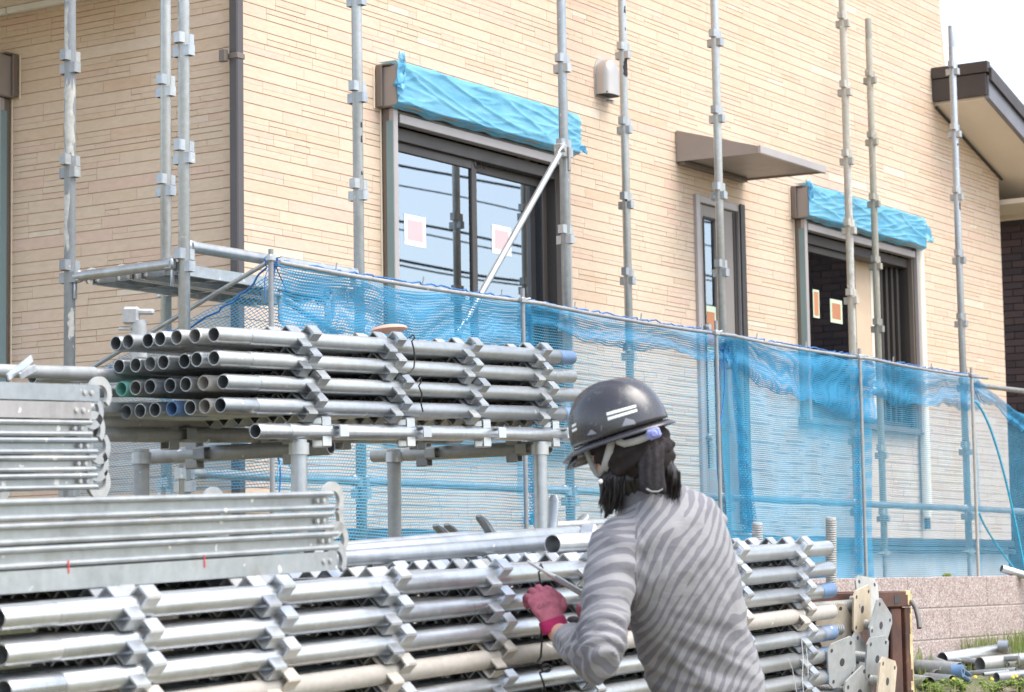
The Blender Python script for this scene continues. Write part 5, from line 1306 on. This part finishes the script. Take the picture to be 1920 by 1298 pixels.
# --- one continuous body: head with face, neck, trunk, arms, hands, legs
body = MB(); torso(body, -.012); arms(body, -.008)
ball(body, hp(-.005, 0, -.015), (HF, HR, HU), (.098, .078, .105)); ball(body, hp(.030, 0, -.085), (HF, HR, HU), (.062, .056, .062))
ball(body, hp(.094, 0, -.060), (HF, HR, HU), (.020, .014, .020)); ball(body, hp(.085, 0, -.045), (HF, HR, HU), (.012, .010, .028))
ball(body, hp(.080, 0, -.102), (HF, HR, HU), (.012, .022, .007)); ball(body, hp(.080, 0, -.113), (HF, HR, HU), (.011, .019, .007)); ball(body, hp(.070, 0, -.135), (HF, HR, HU), (.020, .022, .014))
for s in (-1, 1):
    ball(body, hp(.076, .030 * s, -.033), (HF, HR, HU), (.014, .017, .009)); ball(body, hp(-.012, .074 * s, -.055), (HF, HR, HU), (.018, .008, .028)); ball(body, hp(.052, .045 * s, -.075), (HF, HR, HU), (.025, .018, .022))
limb(body, [P(1206, 930, 5.93), P(1190, 890, 5.925), hp(-.02, 0, -.08)], [.060, .055, .052])
for s, kx in ((-1, -.26), (1, .26)):
    h0 = hipP + V((.085 * s, 0, .0)); kn = V((hipP.x + kx, hipP.y + .18, hipP.z + .06)); an = V((hipP.x + kx * .95, hipP.y + .02, GX + .09))
    limb(body, [h0, h0.lerp(kn, .5), kn, kn.lerp(an, .4), an], [.085, .078, .058, .052, .038])
bo = link('body', cloth_mesh(body, 'body', .006, 6), MAT['skin'], person); bo.location = -WORG[person]; WORG[bo] = V((0, 0, 0))
for s in (-1, 1):
    m = MB(); ball(m, hp(.085, .030 * s, -.034), (HF, HR, HU), (.010, .012, .008)); m.build('eye', MAT['white'], person, 60)
# --- jersey with zebra print
shirt = MB(); torso(shirt, .002); arms(shirt, .003, .24)
ax_l = (LE - LS).normalized(); ax_f = (LWr - LE).normalized()
def seg(p, a, b):
    d = b - a; t = max(0, min(1, (p - a).dot(d) / d.length_squared)); return (p - (a + d * t)).length, t
def folds(p):
    r = 0.0; dl, tl = seg(p, LS, LE); df, tf = seg(p, LE, LWr)
    if min(dl, df) < .085:                                            # creases gather at the inner elbow and along the sleeve
        q = (p - LE).length; w = math.exp(-(q / .10) ** 2)
        r += .0065 * w * math.sin((p - LE).dot(ax_l - ax_f) * 150 + 3 * noise.noise(p * 9)) + .0028 * math.sin((p - LS).dot(ax_l) * 95 + 5 * noise.noise(p * 7))
    y = (p - CAMP).dot(CAMD) / (p - CAMP).dot(CAMF) * FPX + 649
    low = max(0, min(1, (y - 1130) / 120))
    d = (p - CAMP).dot(CR * .42 + CU * 1.0)
    r += low * .0095 * (1 - abs(noise.noise(V((d * 17, (p - CAMP).dot(CR) * 5, 2)))) * 2.2) + low * .006 * noise.noise(V((d * 42, (p - CAMP).dot(CR) * 9, 5)))
    d2 = (p - CAMP).dot(CR * .9 - CU * .55); r += .0065 * noise.noise(V((d2 * 16, (p - CAMP).dot(CU) * 3.5, 9)))
    return r + .002 * noise.noise(p * 30)
sm = cloth_mesh(shirt, 'jersey', .0065, 8, folds)
at = sm.attributes.new('phase', 'FLOAT', 'POINT'); ph = []
for v in sm.vertices:
    p = v.co; dl, tl = seg(p, LS, LE); df, tf = seg(p, LE, LWr); dr, tr = seg(p, RS, RE)
    tors = (p - CAMP).dot(CR * .80 - CU * -.62) * 150 if False else ((p - CAMP).dot(CR) * .86 + (p - CAMP).dot(-CU) * .50) * 250
    al = (p - LS).dot(ax_l) * 225 + (p - LS).dot(CR) * 40; af = ((LE - LS).length + (p - LE).dot(ax_f)) * 250
    arm = al if dl < df else af
    k = 1 if min(dl, df) < .125 and (p - CAMP).dot(CR) / (p - CAMP).dot(CF) * FPX + 960 < 1193 else 0
    ph.append(arm * k + tors * (1 - k))
at.data.foreach_set('value', ph)
so_ = link('jersey', sm, MAT['zebra'], person); so_.location = -WORG[person]
SB = BVHTree.FromPolygons([v.co.copy() for v in sm.vertices], [tuple(p.vertices) for p in sm.polygons])
# sleeve seam where arm meets back, and collar
m = MB(); pts = []
for x, y in ((1196, 985), (1193, 1010), (1192, 1040), (1192, 1075), (1193, 1110), (1190, 1140), (1184, 1170)):
    h = SB.ray_cast(CAMP, ray(x, y).normalized())
    if h[0]: pts.append(h[0] - CAMF * .0005)
m.tube(pts, .0016, 6); sj = m.build('sleeve_seam', MAT['zebraseam'] if 'zebraseam' in MAT else MAT['strap'], person, 60)
m = MB(); cu = ringax(P(1218, 950, 5.93), P(1190, 895, 5.93)); m.loft([(P(1206, 932, 5.93), cu[0], cu[1], .080, .075), (P(1198, 916, 5.93), cu[0], cu[1], .068, .066), (P(1193, 903, 5.93), cu[0], cu[1], .064, .062)], 28, False); cl = m.build('collar', MAT['blackcloth'], person, 60); cl.data.materials.clear(); cl.data.materials.append(MAT['collarcloth'])
# --- trousers and boots (out of the picture)
tr = MB()
for s, kx in ((-1, -.26), (1, .26)):
    h0 = hipP + V((.085 * s, 0, .0)); kn = V((hipP.x + kx, hipP.y + .18, hipP.z + .06)); an = V((hipP.x + kx * .95, hipP.y + .02, GX + .09))
    limb(tr, [h0, h0.lerp(kn, .5), kn, kn.lerp(an, .4), an], [.105, .095, .075, .072, .058])
u_, v_ = ringax(hipP, P(1330, 1310, 6.05)); tr.loft([(hipP - V((0, 0, .08)), u_, v_, .15, .12), (hipP, u_, v_, .178, .135), (P(1340, 1365, 6.07), u_, v_, .166, .124)], 24)
t_ = link('trousers', cloth_mesh(tr, 'trousers', .010, 6), MAT['trousers'], person); t_.location = -WORG[person]
for s, kx in ((-1, -.26), (1, .26)):
    b = MB(); an = V((hipP.x + kx * .95, hipP.y + .02, GX)); limb(b, [an + V((0, -.05, .05)), an + V((0, .06, .045)), an + V((0, .15, .035))], [.045, .045, .034]); limb(b, [an + V((0, 0, .05)), an + V((0, 0, .16))], [.05, .055])
    x = link('boot', cloth_mesh(b, 'boot', .008, 4), MAT['blackcloth'], person); x.location = -WORG[person]
# --- helmet
hel = MB(); n = 40; rings = []
def dome(a, t):                                                      # a round the head, t 0 rim .. 1 crown
    ca, sa = math.cos(a), math.sin(a); k = math.cos(t * math.pi / 2) ** .82
    L = (.130 if ca > 0 else .128); f = L * ca * k; r = .110 * sa * k; u = .134 * math.sin(t * math.pi / 2) ** .92
    rib = .0042 * (math.exp(-((abs(r) - .034) / .006) ** 2)) * max(0, math.sin(t * math.pi / 2) - .25) * 1.3
    return hp(f, r, u + rib)
ns, nt_ = 72, 26; vs = []
for j in range(nt_ + 1):
    for i in range(ns): vs.append(dome(2 * math.pi * i / ns, j / nt_))
fs = [(j * ns + i, j * ns + (i + 1) % ns, (j + 1) * ns + (i + 1) % ns, (j + 1) * ns + i) for j in range(nt_) for i in range(ns)]
hel.add(vs, fs); he = hel.build('helmet', MAT['helmet'], person, 60)
sol = he.modifiers.new('thick', 'SOLIDIFY'); sol.thickness = .003; sol.offset = -1
HBV = BVHTree.FromPolygons(vs, fs)
m = MB(); rim = []                                                    # flared brim, longer at the front
def brim(a, e):
    ca, sa = math.cos(a), math.sin(a); ext = .010 + .006 * max(0, -ca) + .030 * max(0, ca) ** 3
    return hp((.130 if ca > 0 else .128) * ca + ext * e * ca, (.110 + ext * e) * sa, -.004 - .012 * e - .012 * e * max(0, ca) ** 3)
vs2 = [brim(2 * math.pi * i / ns, e) for e in (0, .5, 1) for i in range(ns)]
m.add(vs2, [(j * ns + i, j * ns + (i + 1) % ns, (j + 1) * ns + (i + 1) % ns, (j + 1) * ns + i) for j in range(2) for i in range(ns)]); br = m.build('brim', MAT['helmet'], he, 60)
sol = br.modifiers.new('thick', 'SOLIDIFY'); sol.thickness = .003
m = MB(); vz = []
for i in range(21):                                                  # translucent visor tip at the front
    a = -.9 + 1.8 * i / 20
    for e in (0, 1): ca, sa = math.cos(a), math.sin(a); vz.append(hp(.136 * ca + .034 * e * ca * ca, (.114 + .012 * e) * sa, -.020 - .024 * e))
m.add(vz, [(2 * i, 2 * i + 2, 2 * i + 3, 2 * i + 1) for i in range(20)]); vi = m.build('visor', MAT['helmet'], he, 60); sol = vi.modifiers.new('t', 'SOLIDIFY'); sol.thickness = .002
def decal(name, quad, mat, parent, bvh, lift=.0012, nu=10, nv=3):
    """flat sticker laid on a curved surface: quad of picture points carried on to the surface"""
    m = MB(); q4 = [V((*p, 0)) for p in quad]
    def fn(s, t):
        p = q4[0].lerp(q4[1], s).lerp(q4[3].lerp(q4[2], s), t); r = ray(p.x, p.y).normalized(); h = bvh.ray_cast(CAMP, r)
        if h[0] is None: h = bvh.find_nearest(CAMP + r * 5.85)
        nn = h[1] if h[1].dot(CAMF) < 0 else -h[1]
        return h[0] + nn * lift
    m.grid(fn, nu, nv); return m.build(name, mat, parent, 60)
decal('reflective_bar', [(1137, 774), (1192, 759), (1193, 764), (1138, 780)], MAT['whitepaper'], he, HBV)
decal('reflective_bar', [(1139, 783), (1194, 767), (1195, 772), (1140, 789)], MAT['whitepaper'], he, HBV)
decal('reflective_bar', [(1073, 797), (1081, 793), (1081, 798), (1073, 802)], MAT['whitepaper'], he, HBV, .0012, 4)
decal('reflective_bar', [(1073, 806), (1082, 802), (1083, 806), (1074, 811)], MAT['whitepaper'], he, HBV, .0012, 4)
MAT['greyplastic'] = simple('grey_plastic', (.25, .25, .28), .5)
decal('vent_flap', [(1166, 800), (1173, 784), (1189, 788), (1192, 795)], MAT['greyplastic'], he, HBV)
decal('vent_flap', [(1101, 817), (1108, 806), (1111, 806), (1120, 813)], MAT['greyplastic'], he, HBV)
# --- head wrap, headband, straps, towel, hair
wr = MB(); ball(wr, hp(-.012, 0, -.012), (HF, HR, HU), (.104, .090, .098), (28, 18)); ball(wr, hp(-.035, 0, -.060), (HF, HR, HU), (.088, .088, .078), (28, 18)); [ball(wr, hp(-.004, .062 * q_, -.058), (HF, HR, HU), (.046, .030, .050)) for q_ in (-1, 1)]; [ball(wr, hp(.012, .060 * q_, -.040), (HF, HR, HU), (.045, .030, .040)) for q_ in (-1, 1)]; ball(wr, hp(-.060, .0, -.090), (HF, HR, HU), (.056, .066, .060))
wo_ = link('head_wrap', cloth_mesh(wr, 'head_wrap', .006, 5, lambda p: .0035 * math.sin((p - HB).dot(HU * 1.0 + HF * .25) * 190 + 4 * noise.noise(p * 12)) + .002 * noise.noise(p * 40)), MAT['blackcloth'], person); wo_.location = -WORG[person]
WBV = BVHTree.FromPolygons([v.co.copy() for v in wo_.data.vertices], [tuple(p.vertices) for p in wo_.data.polygons])
def strap(name, pts, w, mat, lift=.004, bvh=WBV):
    """band following picture points on the head surface"""
    C = []
    for x, y in pts:
        r = ray(x, y).normalized(); h = bvh.ray_cast(CAMP, r); p = h[0] if h[0] else CAMP + r * ((HB - CAMP).dot(r) - .02); C.append(p - CAMF * lift)
    m = MB(); vs = []
    for i, p in enumerate(C):
        d = (C[min(i + 1, len(C) - 1)] - C[max(i - 1, 0)]).normalized(); s = d.cross(CAMF).normalized() * w / 2; vs += [p - s, p + s]
    m.add(vs, [(2 * i, 2 * i + 2, 2 * i + 3, 2 * i + 1) for i in range(len(C) - 1)]); o = m.build(name, mat, he, 60); so2 = o.modifiers.new('t', 'SOLIDIFY'); so2.thickness = .0025; return o
strap('chin_strap', [(1149, 820), (1144, 838), (1139, 858), (1133, 878), (1127, 893)], .019, MAT['strap'])
strap('chin_strap', [(1096, 838), (1103, 855), (1110, 872), (1118, 888), (1126, 894)], .014, MAT['strap'])
strap('headband', [(1156, 820), (1160, 828), (1170, 832), (1184, 829), (1198, 825), (1208, 821), (1220, 815)], .017, MAT['headband'] if 'headband' in MAT else MAT['strap'], .010)
b_ = P(1226, 813, 5.80); rot = Matrix((CR, CF, CU)).transposed() @ Matrix.Rotation(-.35, 3, 'Y')
m = MB(); m.box(b_, (.034, .02, .026), rot, .005); bk = m.build('buckle', MAT['buckle'], he)
m = MB(); m.lathe([(0, .008), (.006, .008), (.009, .004), (.009, 0)], b_ - CF * .010, -CF, 14); m.build('buckle_knob', MAT['buckle'], he, 40)
m = MB(); ball(m, P(1126, 903, 5.81), (CR, CF, CU), (.0058, .005, .0058)); m.build('strap_button', MAT['white'], he, 60)
tw = MB(); tp = [(1228, 830, 5.845), (1222, 846, 5.832), (1220, 870, 5.825), (1222, 895, 5.822), (1226, 918, 5.822), (1228, 926, 5.824)]
rg = []
for i, (x, y, Z) in enumerate(tp): rg.append((P(x, y, Z), CR, CF, (.020, .030, .031, .032, .033, .029)[i], (.014, .018, .017, .017, .017, .012)[i]))
tw.loft(rg, 20); ball(tw, P(1240, 838, 5.86), (CR, CF, CU), (.026, .02, .026)); ball(tw, P(1222, 836, 5.85), (CR, CF, CU), (.03, .02, .016))
to = link('towel', cloth_mesh(tw, 'towel', .004, 4, lambda p: .0016 * noise.noise(p * 90) + .0015 * math.sin((p - HB).dot(CR) * 330)), MAT['towel'], person); to.location = -WORG[person]
m = MB(); tk = [(x, y) for x, y in ((1212, 917), (1222, 922), (1234, 922), (1243, 917))]; m.tube([P(x, y, 5.805) for x, y in tk], .0022, 6); m.build('towel_hem', MAT['strap'], to).location = (0, 0, 0)
to.children[0].data.transform(Matrix.Translation(V((0, 0, 0))))
hr = MB(); R = random.Random(8)
def tress(rows):                                                     # (x, y, depth, half width px, half thickness)
    hr.loft([(P(x, y, Z), CR, CF, w / 750, t) for x, y, Z, w, t in rows], 20)
tress([(1158, 868, 5.90, 24, .030), (1152, 895, 5.885, 27, .034), (1150, 922, 5.88, 25, .030), (1146, 945, 5.88, 18, .022), (1140, 962, 5.885, 8, .010), (1136, 972, 5.89, 2, .003)])
tress([(1196, 872, 5.89, 34, .030), (1194, 900, 5.88, 34, .030), (1192, 925, 5.885, 26, .020), (1190, 938, 5.89, 10, .008)])
tress([(1240, 850, 5.89, 14, .030), (1252, 880, 5.885, 17, .030), (1262, 910, 5.885, 16, .026), (1264, 932, 5.89, 11, .016), (1260, 950, 5.895, 3, .004)])
hm = cloth_mesh(hr, 'hair', .0045, 5, lambda p: .0022 * math.sin((p - HB).dot(CR) * 420 + 5 * noise.noise(p * 14)) + .0012 * math.sin((p - HB).dot(CR) * 1100 + 8 * noise.noise(p * 20)))
ho = link('hair', hm, MAT['hair'], person); ho.location = -WORG[person]
hr = MB()
for k in range(240):                                                  # fine wisps round the ends
    g = R.random()
    if g < .6: x0 = R.uniform(1130, 1172); y0 = R.uniform(890, 925); ln = R.uniform(30, 52); dx = -6 + R.uniform(-5, 4); Zr = R.uniform(5.845, 5.875)
    else: x0 = R.uniform(1242, 1276); y0 = R.uniform(880, 905); ln = R.uniform(30, 50); dx = R.uniform(-8, 3); Zr = R.uniform(5.855, 5.88)
    hr.tube([P(x0, y0, Zr), P(x0 + dx * .4, y0 + ln * .4, Zr - .004), P(x0 + dx, y0 + ln, Zr + .003)], [.0013, .0012, .0004], 4)
tag(hr.build('hair_wisps', MAT['hair'], ho, 60, local=False), kind='stuff')
# --- gloves: palm, four curled fingers, thumb
def glove(name, wrist, fwd, back, side, s, grip, lab=None):
    """fwd: wrist to knuckles, back: out of the back of the hand, side: towards the thumb"""
    fwd, back, side = V(fwd).normalized(), V(back).normalized(), V(side).normalized(); w = V(wrist); m = MB()
    ax = (fwd, side, back)
    m.loft([(w + fwd * d, side, back, a, b) for d, a, b in ((-.005, .030, .024), (.02, .034, .024), (.05, .043, .024), (.078, .046, .023), (.096, .042, .018))], 20)
    for k, (o, L) in enumerate(((.031, .034), (.010, .038), (-.012, .035), (-.032, .028))):
        b = w + fwd * (.088 - .004 * abs(k - 1)) + side * o * 1.0 - back * .002; c1 = grip[k]
        p1 = b + (fwd * math.cos(c1) - back * math.sin(c1)) * L; c2 = c1 + 1.15; p2 = p1 + (fwd * math.cos(c2) - back * math.sin(c2)) * L * .72; c3 = c2 + .8; p3 = p2 + (fwd * math.cos(c3) - back * math.sin(c3)) * L * .6
        limb(m, [b - fwd * .02, b, p1, p2, p3], [.0095, .0100, .0095, .0090, .0080], 12, 2)
    tb = w + fwd * .028 + side * .032 - back * .006
    limb(m, [tb - side * .012, tb + side * .016 + fwd * .016 - back * .008, tb + side * .018 + fwd * .046 - back * .02, tb + side * .002 + fwd * .068 - back * .026], [.017, .0155, .0125, .010], 12, 2)
    me = cloth_mesh(m, name, .0025, 2, lambda p: .0008 * noise.noise(p * 160)); o = link('glove', me, MAT['glove'], person); o.location = -WORG[person]
    cf = MB(); cf.loft([(w + fwd * d, side, back, a, b) for d, a, b in ((-.024, .036, .030), (-.018, .0375, .0315), (.004, .0375, .030), (.012, .0365, .0285))], 22)
    c = cf.build('glove_cuff', MAT['glovecuff'], person, 60)
    return o, BVHTree.FromPolygons([v.co.copy() for v in me.vertices], [tuple(p.vertices) for p in me.polygons])
lf = P(1018, 1122, 5.965) - LWr
GL, GBV = glove('glove_left', LWr + lf.normalized() * .028, lf, (-CF * .82 + CR * .25 + CU * .25), CR * .85 + CF * .5 + CU * .2, 1, (.9, .75, .7, .85))
rf = P(1128, 1142, 6.05) - RWr
GR, _g = glove('glove_right', RWr, rf, -CF * .5 + CU * .8, CF * .6 - CR * .2, 1, (.5, .6, .7, .8))
m = MB(); ball(m, P(1076, 1162, 5.99), (CR, CF, CU), (.018, .012, .009)); m.build('rubber_fingertip', MAT['gloverubber'], person, 60)
def print_text(txt, c, ang, size):
    cu_ = bpy.data.curves.new('print', 'FONT'); cu_.body = txt; cu_.size = size; cu_.align_x = 'CENTER'; cu_.align_y = 'CENTER'; cu_.resolution_u = 2
    o = bpy.data.objects.new('print', cu_); me = evaluated(o); TRASH.append(o)
    ca, sa = math.cos(ang), math.sin(ang)
    bm = bmesh.new(); bm.from_mesh(me); bmesh.ops.triangulate(bm, faces=bm.faces); bmesh.ops.subdivide_edges(bm, edges=[e for e in bm.edges if e.calc_length() > .004 * 750], cuts=1); bm.to_mesh(me); bm.free()
    for v in me.vertices:
        x = c[0] + v.co.x * ca + v.co.y * sa; y = c[1] + v.co.x * sa - v.co.y * ca; r = ray(x, y).normalized(); h = GBV.ray_cast(CAMP, r)
        p = h[0] if h[0] else CAMP + r * 5.9; v.co = p - CAMF * .0009
    o = link('glove_print', me, MAT['ink'], person); o.location = -WORG[person]
print_text('GRIP', (1020, 1136), -.30, 13)
print_text('L', (1010, 1153), -.30, 11)
# --- hooked tying tool
a, b = P(988, 1052, 5.95), P(1100, 1118, 6.02); d = (b - a).normalized()
tl = thing('tying_tool', 'thin pale steel tying tool held across the wire', 'hand tool', a)
m = MB(); m.tube([a, a + d * .01, a.lerp(b, .35), a.lerp(b, .36), b], [.002, .0042, .0048, .0062, .0062], 12); m.build('shaft', MAT['galv_new'], tl, 40)
m = MB(); m.tube([a.lerp(b, .45), b + d * .05], .0082, 12); m.build('grip', MAT['silverpaint'], tl, 40)

bpy.data.batch_remove(TRASH + [WORK])
